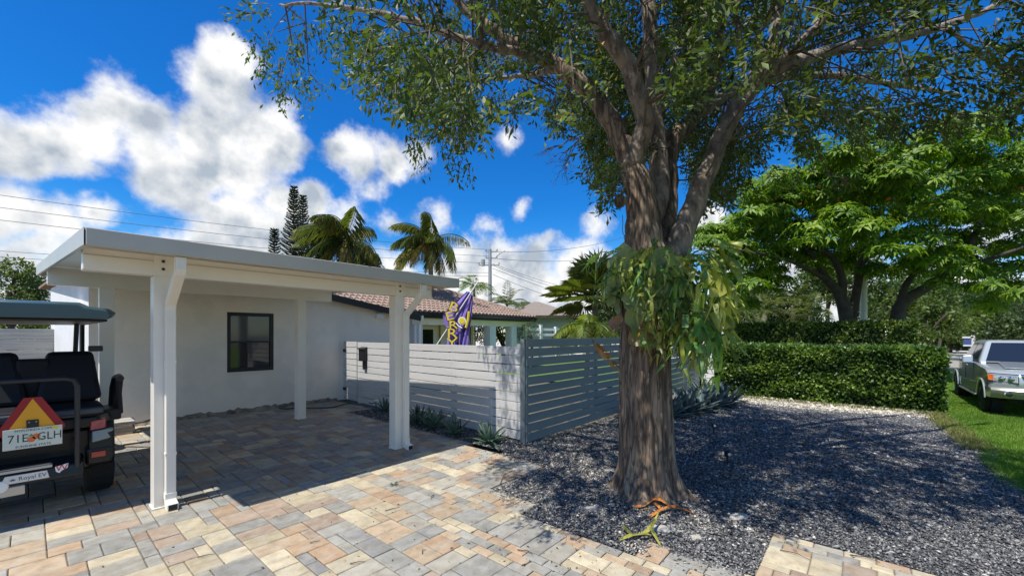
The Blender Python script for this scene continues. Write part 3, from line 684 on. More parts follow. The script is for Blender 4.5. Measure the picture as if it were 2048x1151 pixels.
# trunk: lathe-like with root flare, flutes and bark relief
from mathutils import noise as mn
v = []; f = []; NA = 168
zs = [-.08, -.02, .03, .07, .11, .15, .20, .25, .30] + [.36 + .055 * i for i in range(49)]
roots = [(R(-165), .30), (R(-120), .22), (R(-75), .34), (R(-18), .30), (R(45), .20), (R(100), .24), (R(160), .2)]
for iz, z in enumerate(zs):
    base = (.272 + .015 * math.sin(z * 2.2)) * (1 - .40 * sstep((z - 2.62) / .38))
    for k in range(NA):
        a = 2 * math.pi * k / NA; fl = 0
        for ra, ll in roots:
            da = math.atan2(math.sin(a - ra), math.cos(a - ra)); fl += ll * math.exp(-(da / .26) ** 2) * math.exp(-max(z, -.02) / .17)
        r = base + .05 * math.exp(-max(z, 0) / .18) + fl * .66
        cxp, cyp = .02 * math.sin(z * 1.3), .03 * math.sin(z * .9)
        q = Vector((math.cos(a) * 3.2, math.sin(a) * 3.2, z * .55))
        r += .022 * mn.noise(q * 1.1) + .016 * mn.noise(Vector((math.cos(a) * 12, math.sin(a) * 12, z * 1.0))) + .012 * abs(mn.noise(Vector((math.cos(a) * 26, math.sin(a) * 26, z * 2.2)))) + .004 * mn.noise(Vector((math.cos(a) * 50, math.sin(a) * 50, z * 9)))
        v.append((TX + cxp + r * math.cos(a), TY + cyp + r * math.sin(a), z))
for i in range(len(zs) - 1):
    for k in range(NA):
        l = (k + 1) % NA; f.append((i*NA+k, i*NA+l, (i+1)*NA+l, (i+1)*NA+k))
f.append(tuple(range((len(zs)-1)*NA, len(zs)*NA)))
o = mesh_obj('trunk', v, f, M['bark'], oak, 'all'); o.matrix_parent_inverse = oak.matrix_basis.inverted()
D0 = TX * FW[0] + TY * FW[1]
def A(x, y, dd=0): return at(x, y, D0 + dd)
mbL = MB()
paths = []; main_pts = []; main_r = []
def limb(pts, rad, n=12, m='bark_grey', name='limb', k=5, wob=.008):
    mb = MB(); p = branch(mb, pts, rad, n, k, wob); opart(mb, name, M[m]); paths.extend(p[3:])
    if rad[0] > .055:
        main_pts.extend(p[::1]); main_r.extend(smoothpath(pts, rad, k)[1])
    return p
limb([A(1296,560), A(1288,480), A(1282,400), A(1262,325,.05), A(1222,240,.1), A(1175,180,.2), A(1105,125,.3), A(1025,85,.4), A(945,30,.5), A(860,-60,.6)], [.24,.215,.172,.137,.112,.097,.086,.076,.062,.045], 16, 'bark')
limb([A(1262,335,.0), A(1288,240,-.1), A(1255,130,-.2), A(1200,50,-.3), A(1140,-60,-.4)], [.11,.105,.092,.082,.065])
limb([A(1290,470,.10), A(1318,380,.2), A(1312,260,.25), A(1302,120,.3), A(1298,-40,.3), A(1310,-200,.2)], [.14,.12,.10,.09,.08,.06])
limb([A(1325,560,.2), A(1328,470,.35), A(1335,380,.5), A(1340,295,.6), A(1385,235,.8), A(1430,150,1.1), A(1440,40,1.4)], [.17,.15,.13,.115,.10,.08,.06], 12, 'bark')
limb([A(1330,600,-.02), A(1345,520,-.04), A(1372,450,-.05), A(1412,350,-.05), A(1445,270,0), A(1483,200,.05), A(1530,132,.1)], [.16,.15,.13,.105,.10,.10,.11], 12)
kn = A(1530,130,.1); mb = MB(); mb.ball(kn, .15, 12, (1.1, 1, .9)); mb.ball(kn + Vector((-.10, .03, .05)), .09, 10); mb.ball(kn + Vector((.08, -.05, .06)), .09, 10); opart(mb, 'knot', M['bark_grey'])
for st, r in ((A(1240,402,-.1), .075), (A(1262,518,-.12), .10), (A(1238,408,-.12), .05)):
    mb = MB(); mb.ball(st, r, 10, (1.1, .9, 1)); opart(mb, 'knot', M['bark'])
limb([A(1535,125,.1), A(1548,80,.1), A(1555,20,.1), A(1562,-60,.1)], [.07,.06,.055,.04])
limb([A(1550,128,.1), A(1590,95,.05), A(1640,45,0), A(1690,-30,-.1)], [.065,.06,.05,.04])
limb([A(1545,140,.12), A(1590,125,.2), A(1665,102,.4), A(1742,84,.6), A(1825,68,.9), A(1890,52,1.1), A(1960,25,1.4), A(2060,-20,1.8)], [.085,.08,.07,.065,.06,.05,.04,.03])
limb([A(1485,130,.1), A(1476,60,.1), A(1470,-40,.1)], [.035,.03,.025], 8)
limb([A(1515,105,.1), A(1530,40,.0), A(1560,-30,-.1)], [.02,.018,.014], 6); limb([A(1560,100,.2), A(1585,40,.3), A(1600,-40,.4)], [.03,.026,.02], 6)
limb([A(1395,225,.8), A(1500,170,1.3), A(1640,150,2.0), A(1800,170,2.9), A(1920,190,3.6)], [.09,.075,.06,.045,.03], 8)
limb([A(1180,185,.2), A(1120,140,.9), A(1060,150,1.4), A(960,160,1.9)], [.07,.055,.04,.025], 8)
limb([A(1105,125,.3), A(1010,100,.0), A(900,70,-.1), A(780,30,.1), A(640,10,.3), A(560,10,.4)], [.06,.05,.04,.032,.022,.014], 8)
limb([A(1890,52,1.1), A(1960,110,1.6), A(2040,150,2.0)], [.035,.026,.016], 6)
# crown: sprays of leaves spread through the crown's volume, each on a twig that runs back to a limb
BOT = [(440,-10),(480,60),(510,90),(545,140),(560,172),(600,175),(632,165),(640,70),(665,70),(690,110),(720,150),(760,180),(800,210),(830,250),(865,235),(900,260),(930,290),(950,260),(1000,205),(1040,225),(1070,205),(1110,255),(1150,250),(1190,350),(1225,395),(1250,400),(1290,330),(1380,300),(1400,420),(1440,400),(1490,370),(1540,270),(1580,260),(1610,330),(1650,240),(1700,280),(1750,265),(1800,275),(1850,240),(1900,265),(1960,230),(2048,250),(2200,260)]
bx = np.array([b[0] for b in BOT]); by = np.array([b[1] for b in BOT])
LX, LY, LD = np.array([proj(*p) for p in main_pts]).T; LR = np.array(main_r) * 820 / LD
sp = []; tries = 0; sr = random.Random(21)
while len(sp) < 3900 and tries < 200000:
    tries += 1
    X = sr.uniform(1.5, 10.6); Y = sr.uniform(-2.0, 5.9); Z = 3.3 + 4.9 * sr.random() ** 1.25
    e = ((X - 5.9) / 4.6) ** 2 + ((Y - 1.9) / 3.9) ** 2
    if e > 1 or Z > 8.2 - 2.6 * e: continue
    x, y, d = proj(X, Y, Z)
    if d < 2.6: continue
    lim = np.interp(x, bx, by)
    if x < 440: continue
    if y > lim - 8: continue
    # thin towards the silhouette, airy crown
    dens = min(1, (lim - y) / 150 + .45)
    if y > -40 and sr.random() > dens * (.9 if x < 1150 else 1.0 if x < 1450 else .72): continue
    if y < -40 and sr.random() > (.55 if 3.2 < X < 9.5 else .3): continue
    if y > -40 and (np.hypot(LX - x, LY - y) < LR + 16)[(LD > d - .1)].any(): continue
    g = mn.noise(Vector((X * .9, Y * .9, Z * 1.1)))
    if g < -.18: continue
    if 1290 < x < 1420 and 250 < y < 520 and d < D0 + .2: continue
    sp.append((X, Y, Z))
# a few hand-placed hanging sprays on the left edge
for x, y, dd in [(510,30,.5),(520,70,.5),(555,60,.45),(560,110,.45),(570,140,.45),(600,90,.4),(620,135,.4),(540,20,.5),(590,30,.4),(650,20,.4),(690,50,.4),(720,90,.4),(560,160,.45),(625,155,.4),(680,20,.3),(750,120,.3),(740,40,.2),(640,45,.4),(600,55,.3),(530,110,.5),
                 (830,250,.4),(850,285,.4),(880,240,.4),(920,300,.5),(935,320,.5),(900,265,.5),(1230,370,-.2),(1225,395,-.2),(1215,340,-.2),(1600,330,2),(1610,300,2)]:
    for q in range(2): sp.append(tuple(A(x + sr.uniform(-12, 12), y + sr.uniform(-14, 14), dd + sr.uniform(-.15, .15))))
pts_l = np.array([tuple(p) for p in paths])
twig = MB(); C = []; D = []; S = []; T = []
for (X, Y, Z) in sp:
    p = np.array((X, Y, Z)); dd = np.linalg.norm(pts_l - p, axis=1); j = np.argmin(dd); out = (p - pts_l[j]); ln = dd[j] + 1e-6; out /= ln
    dirn = out * .75 + np.array((sr.gauss(0, .35), sr.gauss(0, .35), -.45 + sr.gauss(0, .3))); dirn /= np.linalg.norm(dirn)
    tl = sr.uniform(.20, .40); nl = sr.randint(20, 34); tint = sr.gauss(.45, .17); big = 1.7 if proj(X, Y, Z)[1] < -60 else 1.0
    e = p + dirn * tl
    if sr.random() < .8: twig.tube([tuple(p), tuple((p + e) / 2 + np.array((0, 0, .012))), tuple(e)], [.006, .0045, .002], 3, False)
    if sr.random() < .22 and .25 < ln < 1.5: 
        mid = (p + pts_l[j]) / 2 + np.array((sr.gauss(0, .16), sr.gauss(0, .16), .12 * ln + sr.gauss(0, .08))); twig.tube([tuple(pts_l[j]), tuple(mid), tuple(p)], [min(.022, .007 + .006 * ln), .009, .005], 4, False)
    for q in range(nl):
        t = sr.uniform(.1, 1.05); c = p + dirn * tl * t + np.array((sr.gauss(0, .045), sr.gauss(0, .045), sr.gauss(0, .038)))
        C.append(c); D.append(dirn * .8 + np.array((sr.gauss(0, .7), sr.gauss(0, .7), sr.gauss(-.15, .55)))); S.append(sr.uniform(.05, .10) * big); T.append(tint + sr.gauss(0, .15))
C = np.array(C); D = np.array(D); S = np.array(S); T = np.clip(T, 0, 1)
V, Fc, TT = leaf_geo(C, D, S, S * .17, T)
o = big_mesh('crown', V, Fc, M['leaf'], oak, TT); o.matrix_parent_inverse = oak.matrix_basis.inverted()
# bare hanging twigs left of the trunk
bt = random.Random(4)
def bare(p, d, l, r, lev):
    e = p + d * l; twig.tube([p, (p + e) / 2 + Vector((bt.gauss(0, .02), bt.gauss(0, .02), .01)), e], [r, r * .8, r * .5], 4, False)
    if lev:
        for q in range(3): bare(p.lerp(e, bt.uniform(.4, 1)), (d + Vector((bt.gauss(0, .55), bt.gauss(0, .55), bt.gauss(-.1, .45)))).normalized(), l * .62, r * .55, lev - 1)
bare(A(1190,255,.1), Vector((-.35, .5, -.5)).normalized(), .45, .012, 4); bare(A(1165,265,.15), Vector((-.5, .4, -.45)).normalized(), .35, .010, 3)
bare(A(1630,290,1.2), Vector((.3, -.2, -.5)).normalized(), .5, .012, 3)
opart(twig, 'twigs', M['twig'], False)
# strangler vine dangling beside the fern
mb = MB()
for q in range(5):
    x0 = 1250 + q * 2; pts = [A(x0 + bt.uniform(-6, 6), y, -.1) for y in range(430 + q * 8, 520 + q * 10, 18)]; branch(mb, pts, [.004] * len(pts), 4, 2)
opart(mb, 'vine', M['twig'], False)
tag(leafy := MB().poly([A(1192,103,-1.4), A(1203,97,-1.4), A(1210,82,-1.4), A(1199,90,-1.39)]).obj('falling_leaf', M['orange_leaf'], oak), 'single orange leaf caught in the crown'); leafy.matrix_parent_inverse = oak.matrix_basis.inverted()

# ------------------------------------------------------------------ staghorn fern on the trunk
fern = thing('staghorn_fern', 'large staghorn fern with hanging forked fronds wrapped round the tree trunk', 'fern', (TX, TY, 1.4))
fr = random.Random(9)
def antler(seed):
    r = random.Random(seed); v = []; f = []
    def strip(p, d, up, w0, w1, ln, ns, lev, sag):
        ring = None
        for i in range(ns + 1):
            t = i / ns; w = w0 + (w1 - w0) * t; sd = d.cross(up)
            if sd.length < 1e-3: sd = Vector((0, 1, 0))
            sd.normalize(); n2 = sd.cross(d).normalized(); k = len(v)
            v.extend([tuple(p - sd * w), tuple(p + n2 * w * .18), tuple(p + sd * w)])
            if ring is not None: f.extend([(ring, ring+1, k+1, k), (ring+1, ring+2, k+2, k+1)])
            ring = k
            p = p + d * (ln / ns); d = (d + Vector((0, 0, -sag / ns)) + Vector((r.gauss(0, .03), r.gauss(0, .05), 0))).normalized()
        if lev:
            for s in ((-1, 1) if r.random() < .75 else (-1, 0, 1)):
                sd = d.cross(up).normalized() if d.cross(up).length > 1e-3 else Vector((0, 1, 0))
                nd = (d + sd * s * r.uniform(.28, .60)).normalized()
                strip(p - d * .012 + sd * s * w1 * .45, nd, up, w1 * .62, (w1 * .66 if lev > 1 else .003), ln * r.uniform(.50, .85), 4, lev - 1, sag * .5)
    strip(Vector((0, 0, 0)), Vector((.85, r.gauss(0, .12), r.uniform(.1, .55))).normalized(), Vector((-.3, 0, 1)), .012, r.uniform(.034, .054), r.uniform(.24, .40), 7, 2, r.uniform(1.1, 2.0))
    me = bpy.data.meshes.new('antler_frond'); me.from_pydata(v, [], f); me.polygons.foreach_set('use_smooth', [True] * len(f)); me.materials.append(M['frond']); return me
def shield(seed):
    r = random.Random(seed); v = [(0, 0, 0)]; f = []; n = 18
    for ring in (.4, .75, 1.0):
        for k in range(n):
            a = 2 * math.pi * k / n; rr = ring * .17 * (1 + (.20 * math.sin(3 * a + seed) + .10 * math.sin(7 * a + 2 * seed) + .07 * r.gauss(0, 1) if ring > .7 else 0) * ring)
            v.append((.075 * ring ** 2 + (.025 * math.sin(5 * a + seed) + .02 * math.sin(9 * a) if ring == 1 else 0), rr * math.sin(a), rr * 1.15 * math.cos(a)))
    for k in range(n): f.append((0, 1 + k, 1 + (k + 1) % n))
    for q in range(2):
        for k in range(n): f.append((1 + q*n + k, 1 + (q+1)*n + k, 1 + (q+1)*n + (k+1) % n, 1 + q*n + (k+1) % n))
    me = bpy.data.meshes.new('shield_frond'); me.from_pydata(v, [], f); me.polygons.foreach_set('use_smooth', [True] * len(f)); me.materials.append(M['frond']); return me
AM = [antler(s) for s in range(14)]; SM = [shield(s) for s in range(5)]
camang = math.atan2(-TY, -TX)                       # side of the trunk that faces the photographer
right = camang + math.pi / 2                        # towards the hedge
def put(me, name, ang, z, rad, sc, col, tilt=0, roll=0):
    o = bpy.data.objects.new(name, me); COL.objects.link(o); o.parent = fern
    o.location = (math.cos(ang) * rad, math.sin(ang) * rad, z - 1.4)
    o.rotation_euler = Euler((roll, tilt, ang)); o.scale = (sc,) * 3; o.color = (*col, 1)
GREENS = [(.28,.36,.07), (.21,.30,.07), (.36,.43,.075), (.46,.48,.075), (.16,.26,.08)]
PALE = [(.36,.42,.22), (.42,.46,.26), (.31,.37,.17), (.44,.28,.15), (.36,.19,.11)]
for k in range(52):
    a = camang + fr.uniform(-1.3, 1.5); z = fr.uniform(1.80, 2.60); c = fr.choice(PALE[:3]) if z > 2.12 else fr.choice(PALE[2:])
    put(fr.choice(SM), 'shield_frond', a, z, .30 + fr.uniform(0, .16), fr.uniform(.55, 1.05), c, fr.uniform(-.5, .35), fr.uniform(-3, 3))
for k in range(105):
    s = fr.random()
    a = camang + (fr.gauss(.70, .68) if s < .90 else fr.gauss(-.7, .4)); da = math.atan2(math.sin(a - camang), math.cos(a - camang))
    z = fr.uniform(1.84, 2.72) if da > .25 else fr.uniform(2.0, 2.70)
    if -.9 < da < -.1 and z < 2.35: z += .35
    c = fr.choice(GREENS)
    sc = fr.uniform(.62, 1.02) * (1.12 if da > .6 else 1.0 if da > -.3 else .68)
    if -.85 < da < .35: sc *= .85
    put(fr.choice(AM), 'antler_frond', a, z, .30 + fr.uniform(0, .20) + (.14 if da > .5 else 0), sc, tuple(q * fr.uniform(.8, 1.2) for q in c), fr.uniform(-.3, .55) - (.7 if z > 2.55 and fr.random() < .5 else 0), fr.uniform(-.4, .4))
for k in range(12):                                 # dead brown and yellowing fronds low on the clump
    a = camang + fr.uniform(.1, 1.3); put(fr.choice(AM), 'antler_frond', a, fr.uniform(1.85, 2.15), .36, fr.uniform(.55, .8), fr.choice([(.16,.06,.03), (.10,.045,.03), (.42,.28,.03)]), .7, fr.uniform(-.4, .4))
put(AM[3], 'antler_frond', camang + 1.45, 1.95, .58, .7, (.55,.24,.04), .9, .2); put(AM[5], 'antler_frond', camang - 1.5, 1.95, .55, .8, (.40,.17,.05), 1.1, 0)

# ------------------------------------------------------------------ hedges
def hedge(name, label, corners, z0, z1, n, leaf, m, core):
    """corners: the four ground corners, counter-clockwise"""
    h = thing(name, label, 'hedge', ((corners[0][0]+corners[2][0])/2, (corners[0][1]+corners[2][1])/2, z0))
    c = [Vector((p[0], p[1], 0)) for p in corners]; ce = sum(c, Vector()) / 4
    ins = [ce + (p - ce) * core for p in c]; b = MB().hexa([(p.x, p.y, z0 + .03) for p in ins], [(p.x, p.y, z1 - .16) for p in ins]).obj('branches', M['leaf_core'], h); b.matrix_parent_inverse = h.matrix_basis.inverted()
    C = []; D = []; T = []
    per = [(c[(i+1) % 4] - c[i]).length for i in range(4)]; hh = z1 - z0; w = per[1]; areas = [q * hh for q in per] + [per[0] * per[1]]; tot = sum(areas)
    for i in range(5):
        k = int(n * areas[i] / tot)
        if i < 4:
            u = rng.random(k); zz = rng.random(k) * hh; a, bb = c[i], c[(i+1) % 4]; nrm = Vector(((bb - a).y, -(bb - a).x, 0)).normalized()
            P = np.outer(1 - u, a) + np.outer(u, bb); P[:,2] = z0 + zz; bl = np.array([mn.noise(Vector((p[0]*1.6, p[1]*1.6, p[2]*2.2))) for p in P])
            dep = rng.random(k) ** 1.6 * .22 - bl * .10; P -= np.outer(dep, nrm); Nn = np.tile(np.array(nrm), (k, 1))
        else:
            u, w2 = rng.random(k), rng.random(k); P = np.outer((1-u)*(1-w2), c[0]) + np.outer(u*(1-w2), c[1]) + np.outer(u*w2, c[2]) + np.outer((1-u)*w2, c[3])
            bl = np.array([mn.noise(Vector((p[0]*1.6, p[1]*1.6, 3))) for p in P]); P[:,2] = z1 - rng.random(k) ** 1.5 * .16 + bl * .05 + (rng.random(k) > .985) * .08; Nn = np.tile(np.array((0, 0, 1.)), (k, 1)); dep = rng.random(k) * .1
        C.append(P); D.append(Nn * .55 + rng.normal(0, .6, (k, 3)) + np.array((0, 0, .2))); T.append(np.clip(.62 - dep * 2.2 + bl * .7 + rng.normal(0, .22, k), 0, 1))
    C = np.concatenate(C); D = np.concatenate(D); T = np.concatenate(T); k = len(C); S = leaf * rng.uniform(.7, 1.3, k)
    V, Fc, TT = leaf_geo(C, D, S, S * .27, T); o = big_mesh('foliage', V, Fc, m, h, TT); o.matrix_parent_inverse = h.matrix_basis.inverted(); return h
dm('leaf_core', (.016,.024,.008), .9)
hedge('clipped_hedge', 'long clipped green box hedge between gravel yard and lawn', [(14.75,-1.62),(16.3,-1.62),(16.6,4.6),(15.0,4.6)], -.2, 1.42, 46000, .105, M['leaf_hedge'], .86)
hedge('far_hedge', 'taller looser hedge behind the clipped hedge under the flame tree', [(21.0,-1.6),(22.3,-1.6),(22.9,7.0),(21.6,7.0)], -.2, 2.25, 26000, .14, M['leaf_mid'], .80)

# ------------------------------------------------------------------ flame tree across the street
def tree(name, label, base, pts_list, crown_c, crown_r, per, leaf, wid, m, bark, group=None, squash=.7, extra=None):
    t = thing(name, label, 'tree', base, 0, group); mb = MB()
    for pts, rad in pts_list: branch(mb, pts, rad, 8, 4)
    o = mb.obj('trunk', bark, t, 'all'); o.matrix_parent_inverse = t.matrix_basis.inverted()
    V, Fc, TT = clump_crown(crown_c, crown_r, per, leaf, wid, squash=squash); o = big_mesh('crown', V, Fc, m, t, TT); o.matrix_parent_inverse = t.matrix_basis.inverted(); return t
def feather_crown(centres, n, rad, m_name, parent, root, L0=.55, sag=.35, up=.25, pin=9, flat=.5, name='crown'):
    """bipinnate fronds: a rachis with rows of narrow leaflets, spread over clump tops"""
    V = []; Fc = []; T = []; o = 0
    nc = len(centres); idx = rng.integers(0, nc, n); Cc = np.array(centres)[idx]; rr = np.array(rad)[idx]
    d = rand_dirs(n); d[:,2] = np.abs(d[:,2]) * .8 - .15; P = Cc + d * rr[:,None] * np.array([1, 1, flat]) * rng.uniform(.55, 1.05, (n, 1))
    D = d * np.array([1, 1, .3]) + rng.normal(0, .5, (n, 3)) * np.array([1, 1, .8]) + np.array([0, 0, up]); D /= np.linalg.norm(D, axis=1, keepdims=True)
    U = np.cross(D, np.array([0, 0, 1.]) + rng.normal(0, .55, (n, 3))); U /= np.linalg.norm(U, axis=1, keepdims=True) + 1e-9
    Ls = L0 * rng.uniform(.7, 1.3, n); tint = np.clip(rng.normal(.5, .2, n) + (P[:,2] - P[:,2].min()) / (np.ptp(P[:,2]) + 1e-6) * .15, 0, 1)
    out = []
    for k in range(pin):
        t = (k + .7) / pin; c = P + D * (Ls * t)[:,None]; c[:,2] -= sag * Ls * t * t
        pl = Ls * .34 * math.sin(math.pi * (.15 + .8 * t))
        for s in (-1, 1):
            tip = c + U * (s * pl)[:,None] + D * (pl * .35)[:,None]; tip[:,2] -= pl * .30
            w = (Ls / pin * .40)[:,None]; out.append(np.stack([c, (c + tip) / 2 + D * w, tip, (c + tip) / 2 - D * w], 1))
    V = np.concatenate(out).reshape(-1, 3); i = np.arange(len(V) // 4) * 4; Fc = np.concatenate([np.stack([i, i+1, i+2], 1), np.stack([i, i+2, i+3], 1)])
    TT = np.repeat(np.tile(tint, pin * 2), 4); ob = big_mesh(name, V, Fc, M[m_name], parent, TT); ob.matrix_parent_inverse = root.matrix_basis.inverted(); return ob
PD = 19.5
Q = lambda x, y, dd=0: at(x, y, PD + dd)
pt = thing('flame_tree', 'wide flat topped flame tree with bright feathery leaves across the street', 'tree', (Q(1700,745)[0], Q(1700,745)[1], -.2))
mb = MB(); pb = []
for pts, rad in [([Q(1702,745),Q(1695,650),Q(1680,590),Q(1655,560),Q(1630,520),Q(1600,480),Q(1570,450)], [.5,.42,.34,.26,.2,.14,.08]),
                 ([Q(1682,600),Q(1684,555),Q(1660,510),Q(1610,492),Q(1570,495)], [.3,.24,.17,.12,.07]),
                 ([Q(1700,660,.3),Q(1712,590,.3),Q(1722,530,.2),Q(1730,450),Q(1735,380)], [.34,.26,.22,.15,.08]),
                 ([Q(1790,745,-1),Q(1795,650,-1),Q(1805,605,-1),Q(1860,570,-1),Q(1915,525,-1.2),Q(1950,470,-1.4),Q(1965,420,-1.4)], [.5,.40,.34,.27,.22,.17,.1]),
                 ([Q(1800,620,-1),Q(1812,570,-1),Q(1850,520,-1),Q(1875,450,-1)], [.26,.2,.13,.07]), ([Q(1870,565,-1),Q(1950,530,-2),Q(2030,500,-3),Q(2100,470,-3)], [.2,.15,.1,.06]),
                 ([Q(1722,530,.2),Q(1770,470,.5),Q(1810,400,1)], [.16,.1,.06]), ([Q(1655,560),Q(1600,530,-1),Q(1540,510,-2),Q(1480,500,-3)], [.18,.12,.08,.05])]:
    pb += branch(mb, pts, [q * .72 for q in rad], 9, 4)
o = mb.obj('trunk', M['bark_dark'], pt, 'all'); o.matrix_parent_inverse = pt.matrix_basis.inverted()
cs = []; rs = []; tr = random.Random(31)
TOP = [(1400,480),(1440,430),(1480,400),(1550,365),(1620,345),(1700,325),(1780,310),(1860,300),(1950,290),(2050,290),(2200,320)]
LOW = [(1400,560),(1440,600),(1480,615),(1540,575),(1600,540),(1660,535),(1700,530),(1760,550),(1800,570),(1850,575),(1900,590),(1960,615),(2050,600),(2200,600)]
tx, ty = zip(*TOP); lx, ly = zip(*LOW)
while len(cs) < 640:
    x = tr.uniform(1415, 2190); a, b = np.interp(x, tx, ty), np.interp(x, lx, ly); u = tr.random() ** 1.5; y = a + 14 + (b - a - 14) * u
    dd = tr.uniform(-4.5, 4.5) * (1 - .5 * abs(x - 1800) / 400)
    if mn.noise(Vector((x / 70, y / 38, dd / 2))) < -.12 - .10 * (1 - u): continue
    q = Q(x, y, 0); r_ = ray(x); q = Vector((r_[0] * (PD + dd), r_[1] * (PD + dd), q.z + dd * .0)); cs.append(tuple(q)); rs.append(tr.uniform(.45, .85))
def rosette_crown(centres, rad, n, m, parent, L0=.62, half=.085):
    nc = len(centres); idx = rng.integers(0, nc, n); d = rand_dirs(n); d[:,2] = np.abs(d[:,2]) * .9 - .25
    P = np.array(centres)[idx] + d * np.array(rad)[idx][:,None] * np.array([1, 1, .6]) * rng.uniform(.6, 1.1, (n, 1))
    Nn = d * np.array([.8, .8, .5]) + np.array([0, 0, .75]) + rng.normal(0, .22, (n, 3)); Nn /= np.linalg.norm(Nn, axis=1, keepdims=True)
    A1 = np.cross(Nn, rng.normal(size=(n, 3))); A1 /= np.linalg.norm(A1, axis=1, keepdims=True); A2 = np.cross(Nn, A1); tint = np.clip(rng.normal(.5, .24, n), 0, 1); V = []; T = []
    for k in range(7):
        a = 2 * math.pi * k / 7 + rng.normal(0, .25, n); D = A1 * np.cos(a)[:,None] + A2 * np.sin(a)[:,None]; Sd = np.cross(Nn, D); ln = L0 * rng.uniform(.65, 1.2, n)[:,None]; w = half * rng.uniform(.8, 1.2, n)[:,None]
        p0 = P + D * ln * .12; p1 = P + D * ln * .55 + Nn * ln * .10; p2 = P + D * ln - Nn * ln * .02; p2[:,2] -= ln[:,0] * .15; fold = -Nn * w * .35
        V.append(np.stack([p0, p1 + Sd * w + fold, p2, p1, p1 - Sd * w + fold], 1)); T.append(np.clip(tint + rng.normal(0, .08, n), 0, 1))
    V = np.concatenate(V).reshape(-1, 3); i = np.arange(len(V) // 5) * 5
    Fc = np.concatenate([np.stack([i, i+1, i+3], 1), np.stack([i+1, i+2, i+3], 1), np.stack([i, i+3, i+4], 1), np.stack([i+3, i+2, i+4], 1)])
    o = big_mesh('crown', V, Fc, m, parent, np.repeat(np.concatenate(T), 5)); o.matrix_parent_inverse = parent.matrix_basis.inverted(); return o
rosette_crown(cs, rs, 14000, M['leaf_poinciana'], pt, .37, .048)
mb = MB()
for k in range(34):
    x = tr.uniform(1500, 2048); y = np.interp(x, tx, ty) + tr.uniform(5, 90); q = Q(x, y, tr.uniform(-3.5, 0)); mb.ball(q, tr.uniform(.04, .09), 6, (1.2, 1.2, .8))
o = mb.obj('flowers', M['flower'], pt); o.matrix_parent_inverse = pt.matrix_basis.inverted(); o['kind'] = 'stuff'
pl = thing('street_pole', 'thick white concrete pole standing between the flame tree trunks', 'pole', (Q(1727,745,.9)[0], Q(1727,745,.9)[1], -.2))
mb = MB(); b0 = Q(1727, 745, .9); mb.tube([(b0.x, b0.y, -.2), (b0.x, b0.y, 7.5)], [.17, .12], 16)
o = mb.obj('shaft', M['white'], pl, True); o.matrix_parent_inverse = pl.matrix_basis.inverted()
mb = MB(); mb.box(b0.x-.2, b0.x+.2, b0.y-.2, b0.y+.2, -.2, .02); o = mb.obj('footing', M['concrete'], pl); o.matrix_parent_inverse = pl.matrix_basis.inverted()

# ------------------------------------------------------------------ palms
def frond_geo(P, az, el, ln, seg, leaf, lw, sag, droop, tint, wind=None, vee=.25, r=random, nq=2):
    """one feather frond: list of leaflet quads along an arching rachis"""
    out = []; ts = []; rac = []
    d = Vector((math.cos(az) * math.cos(el), math.sin(az) * math.cos(el), math.sin(el))); p = Vector(P); st = ln / seg
    for k in range(seg + 1):
        rac.append(p.copy()); t = k / seg
        sd = d.cross(Vector((0, 0, 1)));
        if sd.length < .05: sd = Vector((1, 0, 0))
        sd.normalize()
        if t > .10:
            ll = leaf * math.sin(math.pi * min(1, .22 + .72 * t)) ** .8
            for s in (-1, 1):
                for q in range(nq):
                    v = (sd * s * 1.0 + d * .55 + Vector((0, 0, -droop + vee)) + Vector((r.gauss(0, .12), r.gauss(0, .12), r.gauss(0, .12))))
                    if wind is not None: v += wind
                    v.normalize(); b = p + d * st * q / nq; m_ = b + v * ll * .5; e = b + v * ll + Vector((0, 0, -droop * ll * .35))
                    w = d * lw; out.append((b, m_ + w, e, m_ - w)); ts.append(min(1, max(0, tint + r.gauss(0, .1))))
        p = p + d * st; d = (d + Vector((0, 0, -sag / seg)) + (wind * .10 / 1 if wind is not None else Vector())).normalized()
    return out, ts, rac
def fan_geo(P, az, el, stalk, rad, n, tint, r):
    out = []; ts = []; d = Vector((math.cos(az) * math.cos(el), math.sin(az) * math.cos(el), math.sin(el))); hub = Vector(P) + d * stalk - Vector((0, 0, .1 * stalk))
    sd = d.cross(Vector((0, 0, 1))).normalized(); nn = sd.cross(d)
    for k in range(n):
        a = R(-125 + 250 * k / (n - 1)); v = (d * math.cos(a) + sd * math.sin(a) + Vector((0, 0, -.12)) + nn * .25).normalized(); ln = rad * (1 - .25 * abs(a) / 2.2) * r.uniform(.9, 1.08)
        m_ = hub + v * ln * .55; e = hub + v * ln + Vector((0, 0, -.22 * ln)); w = v.cross(nn).normalized() * ln * .024; out.append((hub, m_ + w, e, m_ - w)); ts.append(min(1, max(0, tint + r.gauss(0, .08))))
    return out, ts, [Vector(P), hub]
